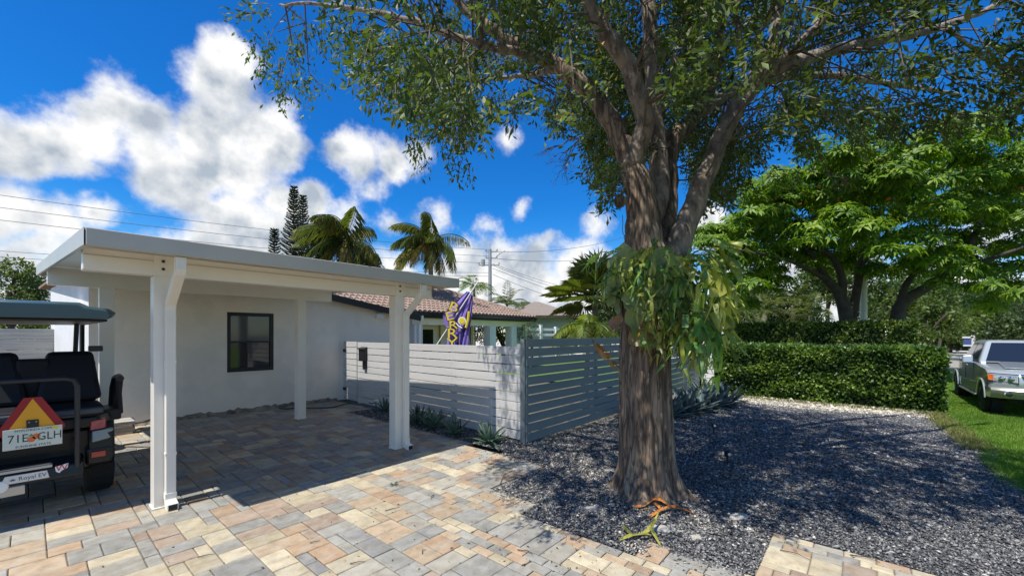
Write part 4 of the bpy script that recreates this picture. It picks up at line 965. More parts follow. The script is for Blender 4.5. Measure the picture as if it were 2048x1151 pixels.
def palm(name, label, base, top, trunk_r, fronds, mleaf, coco=0, group=None, shaft=None):
    t = thing(name, label, 'palm tree', base, 0, group)
    mb = MB(); b = Vector(base); tp = Vector(top)
    branch(mb, [b, b.lerp(tp, .35) + Vector((.05, .03, 0)), b.lerp(tp, .7) + Vector((.03, -.03, 0)), tp], [trunk_r * 1.35, trunk_r, trunk_r * .9, trunk_r * .85], 10, 6)
    o = mb.obj('trunk', M['palm_trunk'], t, 'all'); o.matrix_parent_inverse = t.matrix_basis.inverted()
    Q_ = []; T_ = []; mb = MB()
    for g in fronds: Q_ += g[0]; T_ += g[1]; mb.tube(g[2], [.035 * trunk_r / .12] + [.018 * trunk_r / .12] * (len(g[2]) - 1), 4, False)
    V = np.array([[tuple(p) for p in q] for q in Q_]).reshape(-1, 3); i = np.arange(len(Q_)) * 4
    o = big_mesh('crown', V, np.concatenate([np.stack([i, i+1, i+2], 1), np.stack([i, i+2, i+3], 1)]), mleaf, t, np.repeat(T_, 4)); o.matrix_parent_inverse = t.matrix_basis.inverted()
    o = mb.obj('frond_stems', mleaf, t); o.matrix_parent_inverse = t.matrix_basis.inverted()
    for k in range(coco):
        a = 2 * math.pi * k / coco; MB().ball((0, 0, 0), .13, 8, (.9, .9, 1.15)).obj('coconut', M['coconut'], t, 'all', loc=(tp.x - b.x + .28 * math.cos(a), tp.y - b.y + .28 * math.sin(a), tp.z - b.z - .28 - .16 * (k % 3)))
    return t
WIND = Vector((RT[0] * -.55, RT[1] * -.55, -.1))    # breeze combs the leaflets to one side
pr_ = random.Random(12)
def coco_palm(label, px, py, d, scale, nf, group, coco, lowbias, m='palm_leaf'):
    c = at(px, py, d); fr_ = []
    for k in range(nf):
        az = 2 * math.pi * k / nf + pr_.uniform(-.2, .2); el = pr_.choice([.95, .75, .5, .25, -.05, -.3]) + pr_.uniform(-.1, .1)
        fr_.append(frond_geo(c, az, el, scale * pr_.uniform(.85, 1.1), 18, scale * .32, scale * .008, pr_.uniform(1.3, 2.0), pr_.uniform(.7, 1.2), pr_.gauss(.55, .15) + (.3 if el < 0 else 0), WIND, .1, pr_, 3))
    return palm('coconut_palm', label, (c.x + .3, c.y, -.1), c, .15, fr_, M[m], coco, group)
coco_palm('bushy coconut palm behind the carport roof next to the conifers', 690, 480, 22, 2.75, 30, 'coconut palms', 0, 0)
coco_palm('slim coconut palm with orange coconuts and windblown crown above the carport roof', 858, 482, 22, 2.3, 22, 'coconut palms', 11, 0)
coco_palm('low leaning palm crown just above the middle of the carport roof', 735, 520, 24, 1.9, 14, 'coconut palms', 0, 0)
def small_palm(label, px, py, d, ln, nf, elr, sag, leaf, m='palm_leaf', name='royal_palm', group='small palms behind the tiled roof', wid=.02, droop=.35):
    c = at(px, py, d); fr_ = []
    for k in range(nf):
        az = 2 * math.pi * k / nf + pr_.uniform(-.3, .3); el = pr_.uniform(*elr)
        fr_.append(frond_geo(c, az, el, ln * pr_.uniform(.85, 1.1), 12, leaf, wid, sag * pr_.uniform(.8, 1.2), droop, pr_.gauss(.45, .15), None, .3, pr_))
    return palm(name, label, (c.x, c.y, -.1), c, .12, fr_, M[m], 0, group)
small_palm('green royal palm beside the utility pole behind the tiled roof', 948, 572, 34, 1.9, 13, (-.2, 1.1), 1.5, .6, 'palm_bright')
small_palm('arching palm fronds right of the utility pole behind the tiled roof', 1014, 612, 34, 2.3, 15, (.5, 1.35), 2.0, .55)
small_palm('low palm tuft between utility pole and grey shingle roof', 1055, 612, 38, 1.5, 10, (.2, 1.1), 1.8, .5)
# fan palm and feathery palm in the courtyard behind the slate fence
c = at(1188, 588, 11.0); fr_ = []
for k in range(36):
    az = 2 * math.pi * k / 36 * 2.0 + pr_.uniform(-.2, .2); el = pr_.uniform(-.6, 1.25); fr_.append(fan_geo(c, az, el, pr_.uniform(.45, .8), pr_.uniform(.6, .8), 24, pr_.gauss(.35, .15), pr_))
palm('fan_palm', 'dark fan palm rising behind the slate blue fence beside the trunk', (c.x, c.y, 0), c, .09, fr_, M['palm_leaf'])
c = at(1172, 660, 9.9); fr_ = []
for k in range(34):
    az = 2 * math.pi * k / 26 + pr_.uniform(-.3, .3); el = pr_.uniform(.15, 1.35)
    fr_.append(frond_geo(c, az, el, pr_.uniform(.95, 1.25), 18, .30, .009, 2.4, .55, pr_.gauss(.6, .18), None, .2, pr_))
palm('pygmy_palm', 'bright green feathery palm drooping over the slate blue fence', (c.x, c.y, 0), c, .06, fr_, M['palm_bright'])

# ------------------------------------------------------------------ conifers
def norfolk(label, px, ptop, d, wpx, group):
    top = at(px, ptop, d); b = Vector((top.x, top.y, -.2)); t = thing('norfolk_pine', label, 'conifer', b, 0, group); hgt = top.z + .2
    mb = MB(); mb.tube([b, top], [.22, .03], 8); o = mb.obj('trunk', M['bark_dark'], t, 'all'); o.matrix_parent_inverse = t.matrix_basis.inverted()
    out = []; T_ = []; r = random.Random(px); wmax = wpx / 820 * d; z = top.z - .2; k = 0
    while z > max(3, top.z - hgt * .8):
        f_ = (top.z - z) / (hgt * .45); L_ = min(wmax, .25 + wmax * f_ * .95) * r.uniform(.85, 1.1)
        for q in range(6):
            a = q * math.pi / 3 + k * .5 + r.uniform(-.15, .15); dv = Vector((math.cos(a), math.sin(a), .28)).normalized(); p = Vector((top.x, top.y, z)); ns = max(4, int(L_ / .16)); sd = dv.cross(Vector((0, 0, 1))).normalized()
            for s in range(ns):
                c0 = p + dv * L_ * s / ns; c0.z += .25 * L_ * (s / ns) ** 2
                for sg in (-1, -.4, .4, 1, 0):
                    e = c0 + (dv * .9 + sd * sg * .8 + Vector((0, 0, .5 * (1 - abs(sg)) + .3))).normalized() * .34; w = (Vector((0, 0, 1)) if sg == 0 else dv) * .09; m_ = (c0 + e) / 2; out.append((c0, m_ + w, e, m_ - w)); T_.append(r.random())
        z -= r.uniform(.24, .34); k += 1
    V = np.array([[tuple(p) for p in q] for q in out]).reshape(-1, 3); i = np.arange(len(out)) * 4
    o = big_mesh('crown', V, np.concatenate([np.stack([i, i+1, i+2], 1), np.stack([i, i+2, i+3], 1)]), M['pine'], t, np.repeat(T_, 4)); o.matrix_parent_inverse = t.matrix_basis.inverted()
norfolk('tall dark tiered conifer behind the carport roof', 588, 374, 46, 26, 'tiered conifers'); norfolk('short dark tiered conifer beside the taller one', 549, 459, 46, 17, 'tiered conifers')
norfolk('second tall conifer merged behind the first', 606, 392, 49, 22, 'tiered conifers')

# ------------------------------------------------------------------ background trees and shrubs
br = random.Random(77)
def blob_tree(name, label, px, py, d, rx, ry, m, per=520, leaf=.25, group='trees across the street', n=24, trunk='bark_dark', base=None, sq=.8):
    c = at(px, py, d); rX, rZ = rx / 820 * d, ry / 820 * d; cc = []; rs_ = []
    for k in range(n):
        a = br.uniform(0, 6.28); u = br.uniform(-.85, .95); q = math.sqrt(max(0, 1 - u * u)) * br.uniform(.45, .85)
        cc.append((c.x + rX * q * math.cos(a), c.y + rX * q * math.sin(a), c.z + rZ * u * .75)); rs_.append(max(rX, rZ) * br.uniform(.26, .42))
    bz = gz(c.x) - .1
    tr_ = [([(c.x, c.y, bz), (c.x + .1, c.y, (bz + c.z) / 2), (c.x, c.y, c.z)], [.05 * rX + .08, .04 * rX + .06, .03])]
    for k in range(4): tr_.append(([(c.x, c.y, bz + (c.z - bz) * .6), tuple((Vector(cc[k]) + c) / 2), cc[k]], [.04 * rX, .03 * rX, .015]))
    return tree(name, label, (c.x, c.y, bz), tr_, cc, rs_, per * min(1.6, (18 / d) ** 1.2), leaf * max(.8, d / 28), leaf * .28 * max(.8, d / 28), m, M[trunk], group, sq)
blob_tree('broadleaf_tree', 'round dark leafy tree at the far left beyond the plank fence', 15, 580, 17, 60, 65, M['leaf_mid'], 800, .15, 'trees beyond the plank fence')
blob_tree('broadleaf_tree', 'small airy tree over the plank fence beside the house corner', 72, 590, 22, 30, 35, M['leaf_mid'], 800, .15, 'trees beyond the plank fence')
blob_tree('broadleaf_tree', 'bright yellow green tree behind the flame tree trunks', 1655, 560, 36, 55, 60, M['leaf_mid'])
blob_tree('broadleaf_tree', 'leafy green tree behind the white street pole', 1765, 600, 33, 60, 55, M['leaf_mid'])
blob_tree('broadleaf_tree', 'dense dark green tree left of the flame tree trunk', 1560, 620, 30, 70, 60, M['leaf_dark'])
blob_tree('broadleaf_tree', 'tall shaggy shrub mass behind the end of the far hedge', 1855, 640, 34, 60, 50, M['leaf_mid'])
blob_tree('broadleaf_tree', 'broad olive green tree beyond the street sign', 1930, 630, 52, 70, 45, M['leaf_mid'])
blob_tree('broadleaf_tree', 'dark domed tree farthest down the street', 1965, 622, 75, 60, 35, M['leaf_dark'])
blob_tree('broadleaf_tree', 'dark tree crown overhanging the street right of the pickup', 2070, 600, 40, 45, 60, M['leaf_dark'], 120)
blob_tree('broadleaf_tree', 'low rounded shrub at the roadside behind the pickup roof', 2030, 665, 36, 50, 25, M['leaf_dark'])
blob_tree('broadleaf_tree', 'roadside shrub with pale leaves under the olive green tree', 1900, 668, 45, 50, 22, M['leaf_mid'])
blob_tree('broadleaf_tree', 'dense green tree behind the staghorn fern', 1470, 610, 34, 70, 60, M['leaf_dark'])
blob_tree('broadleaf_tree', 'tall green tree filling the gap under the flame tree canopy', 1830, 600, 42, 75, 50, M['leaf_mid'])
blob_tree('broadleaf_tree', 'wide dark green tree behind the street sign', 1985, 650, 58, 80, 35, M['leaf_dark'])
blob_tree('broadleaf_tree', 'leafy green tree behind the olive green tree', 1885, 620, 60, 70, 50, M['leaf_dark'])
blob_tree('broadleaf_tree', 'dark tree beyond the courtyard behind the fan palm', 1245, 640, 42, 60, 40, M['leaf_dark'], group='trees beyond the courtyard')
blob_tree('broadleaf_tree', 'low green tree beyond the courtyard between neighbouring house and fan palm', 1150, 655, 48, 50, 30, M['leaf_mid'], group='trees beyond the courtyard')
blob_tree('broadleaf_tree', 'green tree directly behind the big trunk and fern', 1350, 635, 40, 70, 50, M['leaf_dark'], group='trees beyond the courtyard')
blob_tree('leafy_shrub', 'dense green shrub row behind the plank fence', 20, 650, 19, 90, 35, M['leaf_mid'], 420, .16, 'trees beyond the plank fence')
blob_tree('leafy_shrub', 'sunlit green shrub behind the porch columns', 1005, 662, 26, 60, 36, M['leaf_mid'], 420, .16, 'courtyard shrubs', 18)
blob_tree('leafy_shrub', 'small shrub at the end of the porch by the slate fence', 1062, 665, 24, 18, 30, M['leaf_mid'], 420, .14, 'courtyard shrubs', 10)
for x, y, d, l, lb in [(1530, 600, 27, 2.2, 'slender areca palm second from the fern in the dark thicket'), (1585, 590, 28, 2.4, 'tallest areca palm in the dark thicket behind the looser hedge'), (1620, 610, 26, 2.0, 'areca palm next to the forked flame tree trunk'), (1490, 620, 27, 2.0, 'areca palm beside the staghorn fern behind the looser hedge')]:
    small_palm(lb, x, y + 20, d, l, 14, (.1, 1.3), 1.6, .5, 'palm_leaf', 'areca_palm', 'areca palms behind the far hedge', .02)
small_palm('spiky pale date palm beyond the street sign', 1990, 672, 44, 2.9, 22, (.0, 1.35), 1.2, .45, 'palm_bright', 'date_palm', None, .02)
for x, y, d, lb in [(1915, 672, 46, 'shaggy palm shrub on the verge beside the sign post'), (1880, 660, 40, 'shaggy palm shrub above the end of the clipped hedge')]: small_palm(lb, x, y, d, 2.0, 16, (.1, 1.3), 1.6, .45, 'palm_leaf', 'palm_shrub', 'palm shrubs across the street', .02)
# house roof glimpsed far right, and the neighbour's grey house
nb = thing('neighbour_house', 'low grey house with brown shingle hip roof behind the porch', 'house', (23.5, 20.5, 0))
e = [at(1010, 630, 31), at(1160, 634, 31)]
ex0, ex1 = e[0], e[1]; back = Vector((FW[0], FW[1], 0)) * 9; zt = at(1070, 603, 35).z; ze_ = ex0.z
r0 = ex0 + back * .45 + (ex1 - ex0) * .42; r1 = ex0 + back * .45 + (ex1 - ex0) * .5
mb = MB(); p = [ex0, ex1, ex1 + back, ex0 + back]; p = [Vector((q.x, q.y, ze_)) for q in p]; r0 = Vector((r0.x, r0.y, zt)); r1 = Vector((r1.x, r1.y, zt))
mb._add(p + [r0, r1], [(0, 1, 5, 4), (1, 2, 5), (2, 3, 4, 5), (3, 0, 4), (0, 3, 2, 1)])
def pp_(mb, name, m, root, bevel=0): o = mb.obj(name, m, root, False, bevel); o.matrix_parent_inverse = root.matrix_basis.inverted(); return o
pp_(mb, 'roof', M['shingle'], nb)
mb = MB(); q = [p[0].lerp(p[2], .07), p[1].lerp(p[3], .07), p[2].lerp(p[0], .07), p[3].lerp(p[1], .07)]; mb.hexa([(v.x, v.y, 0) for v in q], [(v.x, v.y, ze_ - .03) for v in q]); pp_(mb, 'wall', M['wall_grey'], nb)
mb = MB(); mb.prism([(v.x, v.y, ze_ - .02) for v in p], (0, 0, -.18)); 
fa = MB()
for i in range(4): fa.bar(p[i] - Vector((0, 0, .10)), p[(i + 1) % 4] - Vector((0, 0, .10)), .05, .2)
pp_(fa, 'fascia_board', M['bark_dark'], nb)
wq = q[0].lerp(q[1], .66); w2 = q[0].lerp(q[1], .92); nrm = Vector((-FW[0], -FW[1], 0)) * .02
mb = MB(); mb.hexa([(wq + nrm).to_3d().xy.to_3d() + Vector((0, 0, .9)), (w2 + nrm).xy.to_3d() + Vector((0, 0, .9)), w2.xy.to_3d() + Vector((0, 0, .9)), wq.xy.to_3d() + Vector((0, 0, .9))], [(wq + nrm).xy.to_3d() + Vector((0, 0, 2.2)), (w2 + nrm).xy.to_3d() + Vector((0, 0, 2.2)), w2.xy.to_3d() + Vector((0, 0, 2.2)), wq.xy.to_3d() + Vector((0, 0, 2.2))]); pp_(mb, 'window', M['glass'], nb)
wf = thing('rail_fence', 'white post and rail fence in front of the grey neighbouring house', 'fence', tuple(at(1060, 740, 25).xy) + (0,))
a0, a1 = at(1050, 672, 25), at(1140, 672, 27); a0.z = a1.z = 0
for k in range(4):
    c = a0.lerp(a1, k / 3); zz = at(0, 648 if k in (1,) else 652, 25).z; pp_(MB().box(c.x-.09, c.x+.09, c.y-.09, c.y+.09, 0, zz), 'post', M['stucco_white'], wf)
for z0 in (.6, 1.15, 1.72, 2.05): pp_(MB().bar(a0 + Vector((0, 0, z0 + .05)), a1 + Vector((0, 0, z0 + .05)), .05, .16), 'rail', M['stucco_white'], wf)
fh = thing('distant_house', 'pale grey house gable half hidden at the end of the street', 'house', tuple(at(2050, 690, 60).xy) + (-.2,))
c = at(2050, 690, 60); mb = MB(); mb.box(c.x - 4, c.x + 8, c.y - 6, c.y + 3, -.2, 2.6); pp_(mb, 'wall', M['wall_grey'], fh)
mb = MB(); mb._add([(c.x-4.5, c.y-6.5, 2.6), (c.x+8.5, c.y-6.5, 2.6), (c.x+8.5, c.y+3.5, 2.6), (c.x-4.5, c.y+3.5, 2.6), (c.x-1, c.y-1.5, 5.2), (c.x+5, c.y-1.5, 5.2)], [(0,1,5,4),(1,2,5),(2,3,4,5),(3,0,4),(0,3,2,1)]); pp_(mb, 'roof', M['wall_grey'], fh)

# ------------------------------------------------------------------ main house with tiled hip roof
mh = thing('main_house', 'white house with clay tile hip roof, black eaves and columned porch', 'house', (14, 16.5, 0))
def hp(mb, name, m, bevel=0, smooth=False): o = mb.obj(name, m, mh, smooth, bevel); o.matrix_parent_inverse = mh.matrix_basis.inverted(); return o
EY, EZ, EX0, EX1, SL = 15.1, 2.80, 7.2, 20.0, .40
RY = EY + 5.5; RZ = EZ + SL * 5.5
mb = MB(); mb._add([(EX0, EY, EZ), (EX1, EY, EZ), (EX1, EY+11, EZ), (EX0, EY+11, EZ), (EX0+.5, RY, RZ), (EX1-5.5, RY, RZ)], [(0,1,5,4),(1,2,5),(2,3,4,5),(3,0,4),(0,3,2,1)]); hp(mb, 'roof_deck', M['bark_dark'])
# barrel tiles: rows of overlapping half pipes, one mesh (under ten pixels each)
tv = []; tf = []; NT = 5; col = .27; row = .36
x = EX0 + .1
while x < EX1 - .1:
    y = EY - .06; k = 0
    while True:
        z0 = EZ + SL * (y - EY) + .03; t0 = y - EY
        if y > RY or x > EX1 - t0 - .05: break
        o0 = len(tv)
        for (yy, zz, rr_) in ((y, z0 + .035, .118), (y + row * 1.06, z0 + SL * row * 1.06 - .0, .100)):
            for q in range(NT):
                a = math.pi * q / (NT - 1); tv.append((x + rr_ * math.cos(a) + .01 * random.random(), yy, zz + rr_ * .75 * math.sin(a)))
        for q in range(NT - 1): tf.append((o0+q, o0+q+1, o0+NT+q+1, o0+NT+q))
        tf.append(tuple(o0 + q for q in range(NT)))
        y += row; k += 1
    x += col
o = mesh_obj('roof_tiles', tv, tf, M['tile_clay'], mh); o.matrix_parent_inverse = mh.matrix_basis.inverted(); o['kind'] = 'stuff'
mb = MB(); mb.tube([(EX1 - .05, EY - .03, EZ + .06), (EX1 - 5.5, RY, RZ + .08)], .12, 8); hp(mb, 'hip_cap', M['tile_clay'])
hp(MB().box(EX0, EX1, EY - .03, EY, EZ - .26, EZ + .01), 'fascia_board', M['black']); hp(MB().box(EX1, EX1 + .03, EY - .03, EY + 11, EZ - .26, EZ + .01), 'fascia_board', M['black'])
hp(MB().box(EX0, EX1 + .05, EY - .14, EY - .032, EZ - .16, EZ - .02), 'gutter', M['black_gloss'], .01)
hp(MB().box(EX0, EX1, EY, EY + 2.0, EZ - .27, EZ - .24), 'soffit', M['stucco'])
WY = 17.0
hp(MB().box(EX0, 16.6, WY, WY + .25, 0, EZ - .27), 'wall', M['stucco'])
hp(MB().box(16.6 - .2, 16.6, WY + .25, EY + 10.6, 0, EZ - .27), 'wall', M['stucco'])
hp(MB().box(11.2, 19.4, EY + .28, EY + .62, EZ - .55, EZ - .275), 'porch_beam', M['stucco_white'])
for x in (16.45, 18.25): hp(MB().box(x - .24, x + .24, EY + .21, EY + .69, 0, EZ - .556), 'column', M['stucco_white'])
hp(MB().box(11.25, 11.7, EY + .2, EY + .66, 0, EZ - .556), 'column', M['stucco_white'])
dr = hp(MB().box(12.75, 13.75, WY - .06, WY, 0, 2.2), 'door', M['stucco_white']); o = MB().box(12.88, 13.62, WY - .075, WY - .062, .2, 2.05).obj('pane', M['glass'], dr)
wn2 = hp(MB().box(14.7, 16.35, WY - .06, WY, .1, 2.2), 'window', M['black']); 
for a, b in ((14.78, 15.5), (15.56, 16.27)):
    o = MB().box(a, b, WY - .075, WY - .062, .18, 2.12).obj('pane', M['glass'], wn2)
mb = MB().rpath([(11.45, EY - .08, EZ - .16), (11.45, EY - .08, EZ - .32), (11.45, EY + .10, EZ - .55), (11.45, EY + .14, 0.05)], .1, .1); hp(mb, 'downspout', M['white'])
hp(MB().box(14.02, 14.08, WY - .12, WY - .06, 0, 2.4), 'trim_pipe', M['coconut'])

# ------------------------------------------------------------------ utility pole, street light arm and wires
PDp = 44; pb_ = at(980, 700, PDp); ptop = at(980, 487, PDp)
up_ = thing('utility_pole', 'tall grey utility pole with crossarms and insulators behind the house', 'utility pole', (pb_.x, pb_.y, -.2))
def upp(mb, name, m=M['steel_pole']): o = mb.obj(name, m, up_); o.matrix_parent_inverse = up_.matrix_basis.inverted(); return o
upp(MB().tube([(pb_.x, pb_.y, -.2), (pb_.x, pb_.y, ptop.z - .6)], [.26, .17], 12), 'shaft'); upp(MB().tube([(pb_.x, pb_.y, ptop.z - .62), (pb_.x, pb_.y, ptop.z)], .04, 6), 'mast')
rtv = Vector((RT[0], RT[1], 0)); c0 = Vector((pb_.x, pb_.y, 0))
attach = []
for py, a, b in ((503, -8, 14), (516, -8, 14), (530, -22, 18)):
    z = at(980, py, PDp).z; s = PDp / 820
    upp(MB().bar(c0 + rtv * a * s + Vector((0, 0, z)), c0 + rtv * b * s + Vector((0, 0, z)), .1, .12), 'crossarm')
    for q in (a, b): upp(MB().lathe([(.05, 0), (.09, .05), (.05, .12), (.09, .17), (.04, .26)], 8), 'insulator').location = c0 + rtv * q * s + Vector((0, 0, z + .05)) - Vector(up_.location)
    attach.append(z)
for o in up_.children:
    if o.name.startswith('insulator'): o.matrix_parent_inverse = Matrix.Identity(4)
upp(MB().lathe([(.05, 0), (.22, .02), (.22, .7), (.05, .74)], 12), 'transformer').matrix_parent_inverse = Matrix.Identity(4)
up_.children[-1].location = rtv * -.75 + Vector((0, 0, attach[2] + .2 - .1))
s = PDp / 820; upp(MB().tube([c0 + rtv * 10 * s + Vector((0, 0, attach[1])), c0 + rtv * 20 * s + Vector((0, 0, attach[0] - .2)), c0 + rtv * 30 * s + Vector((0, 0, attach[0] + .1))], .05, 6), 'lamp_arm')
def wire(a, b, sag, lab, r=.018):
    a = Vector(a); b = Vector(b); pts = [a.lerp(b, t / 24) - Vector((0, 0, sag * 4 * (t / 24) * (1 - t / 24))) for t in range(25)]
    tag(MB().tube(pts, r, 4).obj('power_line', M['wire']), lab, 'wire', 'overhead wires')
ends = [(363, 503), (388, 516), (413, 530)]
for (yl, yr) in ends:
    a = at(980, yr - 4, PDp); z = a.z; d = (z - H) * 820 / (HY - yl); b = at(0, yl, d); b2 = a + (b - a) * 1.5; wire(a, b2, 0.9, 'overhead wire crossing the clouds to the utility pole', .016)
for yl, yr in ((490, 545), (502, 552)):
    a = at(980, yr, PDp); d = (a.z - H) * 820 / (HY - yl); b = at(0, yl, d); wire(a, a + (b - a) * 1.3, .6, 'lower overhead wire left of the carport roof', .018)
for (y0, x1, y1, d1) in ((503, 1260, 470, 62), (516, 1260, 503, 62), (527, 1270, 597, 70), (530, 1270, 606, 70), (548, 1260, 628, 66), (536, 1280, 620, 75)):
    wire(at(985, y0, PDp), at(x1, y1, d1), .8, 'overhead wire running right from the utility pole', .022)

# ------------------------------------------------------------------ flags
fl = thing('flag', 'purple flag with yellow letters on a slanted white pole over the grey fence', 'flag', (5.35, 6.6, 1.3))
def onX(x, X): return X / ray(x)[0]
dF = onX(872, 5.52); p0 = at(872, 692, dF); p1 = at(955, 565, dF - .25)
def flp(mb, name, m, smooth=False): o = mb.obj(name, m, fl, smooth); o.matrix_parent_inverse = fl.matrix_basis.inverted(); return o
ax = (p1 - p0); flp(MB().tube([p0 - ax * .2, p1], .014, 10), 'pole', M['stucco_white'], True); flp(MB().ball(p1, .022, 8), 'pole_tip', M['stucco_white'], True)
view = Vector((FW[0], FW[1], 0))
def cloth(pts, m, name, off, ripple=.03, nu=10, nv=14):
    """folded cloth hanging between a left and a right edge given in photo pixels, at the pole's depth"""
    Lf, Rt = pts; v = []; f = []
    for j in range(nv + 1):
        t = j / nv; a = sample(Lf, t); b = sample(Rt, t)
        for i in range(nu + 1):
            u = i / nu; x = a[0] + (b[0] - a[0]) * u; y = a[1] + (b[1] - a[1]) * u; dd = dF - .12 + off + ripple * math.sin(u * 9 + t * 3) + ripple * .6 * math.sin(u * 21)
            v.append(tuple(at(x, y, dd)))
    n_ = nu + 1
    for j in range(nv):
        for i in range(nu): f.append((j*n_+i, j*n_+i+1, (j+1)*n_+i+1, (j+1)*n_+i))
    return flp_raw(v, f, name, m)
def sample(P, t):
    t *= len(P) - 1; k = min(int(t), len(P) - 2); w = t - k; return (P[k][0] * (1-w) + P[k+1][0] * w, P[k][1] * (1-w) + P[k+1][1] * w)
def flp_raw(v, f, name, m): o = mesh_obj(name, v, f, m, fl, 'all'); o.matrix_parent_inverse = fl.matrix_basis.inverted(); return o
cloth(([(934,582),(915,600),(885,628),(888,645),(896,662),(893,690),(893,702)], [(940,584),(936,600),(930,620),(925,640),(915,660),(915,690),(915,702)]), M['flag_purple'], 'cloth', .04)
cloth(([(942,585),(934,605),(922,630),(916,655),(915,690),(915,702)], [(944,590),(943,610),(938,640),(935,665),(933,690),(932,702)]), M['flag_purple'], 'cloth', -.02)
cloth(([(944,590),(936,640),(928,670),(922,702)], [(946,588),(944,630),(938,665),(936,702)]), M['flag_purple'], 'cloth_fold', -.06, .01)
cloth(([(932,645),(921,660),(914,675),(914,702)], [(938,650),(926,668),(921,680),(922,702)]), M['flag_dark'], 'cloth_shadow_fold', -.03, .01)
def text_mesh(name, s, size, m, parent, mw, extrude=.0006, align='CENTER', sx=1):
    cu = bpy.data.curves.new('txt', 'FONT'); cu.body = s; cu.size = size; cu.extrude = extrude; cu.align_x = align; cu.align_y = 'CENTER'; cu.resolution_u = 2
    to = bpy.data.objects.new('txt', cu); COL.objects.link(to); dg = bpy.context.evaluated_depsgraph_get(); me = bpy.data.meshes.new_from_object(to.evaluated_get(dg)); bpy.data.objects.remove(to); bpy.data.curves.remove(cu)
    me.name = name; me.transform(mw @ Matrix.Diagonal((sx, 1, 1, 1))); me.materials.clear(); me.materials.append(m)
    o = bpy.data.objects.new(name, me); COL.objects.link(o); o.parent = parent; return o
def face_mat(pt, rot=0):                             # letters lie on the cloth facing the yard
    z = -view; x = Vector((RT[0], RT[1], 0)); y = Vector((0, 0, 1)); m3 = Matrix((x, y, z)).transposed().to_4x4(); return Matrix.Translation(pt) @ m3 @ Matrix.Rotation(rot, 4, 'Z')
for ch, x, y, rot, sz in (('B', 907, 614, -.35, .27), ('E', 899, 632, .25, .26), ('R', 906, 650, .05, .24), ('R', 904, 667, 0, .28), ('Y', 904, 686, 0, .28)):
    for m_, sc_, o_ in ((M['flag_dark'], 1.22, 0), (M['flag_yellow'], 1.0, -.004)):
        o = text_mesh('letter', ch, sz * sc_, m_, fl, face_mat(at(x, y, dF - .20 + o_), rot), .0008, 'CENTER', 1.35); o.matrix_parent_inverse = fl.matrix_basis.inverted()
mb = MB(); mb.m = face_mat(at(924, 641, dF - .22)); mb.lathe([(.085, 0), (.085, .002)], 18); flp(mb, 'emblem', M['flag_white'])
mb = MB(); mb.m = face_mat(at(924, 641, dF - .226)); mb.lathe([(.058, 0), (.058, .002)], 18); flp(mb, 'emblem', M['flag_yellow'])
mb = MB(); pq = [at(912, 646, dF - .22), at(917, 652, dF - .22), at(924, 656, dF - .22)]; mb.tube(pq, .016, 5); flp(mb, 'stripe', M['flag_white'])
mb = MB(); pq = [at(938, 622, dF - .22), at(936, 640, dF - .22), at(932, 655, dF - .22)]; mb.tube(pq, .026, 5); flp(mb, 'stripe', M['flag_yellow'])
rf = thing('flag', 'small red and white flag seen between fern fronds above the hedge', 'flag', tuple(at(1437, 780, 15.2).xy) + (-.2,))
d = 15.2; mb = MB(); a = at(1437, 780, d); mb.tube([(a.x, a.y, -.2), (a.x, a.y, 2.6)], .02, 6); o = mb.obj('pole', M['stucco_white'], rf); o.matrix_parent_inverse = rf.matrix_basis.inverted()
for k in range(5):
    x0 = 1428 + k * 5; mb = MB(); mb.hexa([at(x0, 668, d), at(x0 + 5, 666, d), at(x0 + 5, 666, d + .02), at(x0, 668, d + .02)], [at(x0 + 4, 642, d), at(x0 + 9, 640, d), at(x0 + 9, 640, d + .02), at(x0 + 4, 642, d + .02)])
    o = mb.obj('stripe', M['flag_red'] if k % 2 == 0 else M['flag_white'], rf); o.matrix_parent_inverse = rf.matrix_basis.inverted()

# ------------------------------------------------------------------ agaves, path lights, stones, fallen fronds
ag = random.Random(41)
def agave_leaf(ln, w, curve, seed):
    v = []; f = []; n = 7
    for i in range(n + 1):
        t = i / n; ww = w * (.55 + 1.1 * t - 1.65 * t * t * t) if t < 1 else .001; ww = max(ww, .002); z = curve * t * t * ln; x = ln * t * (1 - .12 * abs(curve) * t)
        v += [(x, -ww, z + ww * .35), (x, 0, z - .004), (x, ww, z + ww * .35), (x, 0, z - .004 - .018 * (1 - t))]
    for i in range(n):
        for k in range(4): f.append((i*4+k, i*4+(k+1) % 4, (i+1)*4+(k+1) % 4, (i+1)*4+k))
    me = bpy.data.meshes.new('leaf'); me.from_pydata(v, [], f); me.polygons.foreach_set('use_smooth', [True] * len(f)); return me
LM = {}
for key, m in (('g', 'agave'), ('b', 'agave_blue')):
    LM[key] = []
    for s in range(5):
        me = agave_leaf(.36, .036 if key == 'g' else .032, ag.uniform(-.35, .25), s); me.materials.append(M[m]); LM[key].append(me)
def agave(label, pos, sc, n, key, group, spread=(.1, 1.25)):
    t = thing('agave_plant', label, 'agave', pos, ag.uniform(0, 6), group)
    for k in range(n):
        u = k / n; o = bpy.data.objects.new('leaf', ag.choice(LM[key])); COL.objects.link(o); o.parent = t
        o.rotation_euler = Euler((0, -(spread[1] - (spread[1] - spread[0]) * (1 - u)) + ag.uniform(-.12, .12), k * 2.4 + ag.uniform(-.2, .2))); s = sc * ag.uniform(.8, 1.15); o.scale = (s, s, s); o.location = (0, 0, .03)
labs = ['green agave under the fence beside the small leaning path light near the gate', 'dark agave just right of the carport post under the fence', 'agave with two upright dark leaves in the middle of the fence bed', 'agave partly behind the bent path light in the fence bed', 'sunlit green agave at the end of the bed by the fence corner']
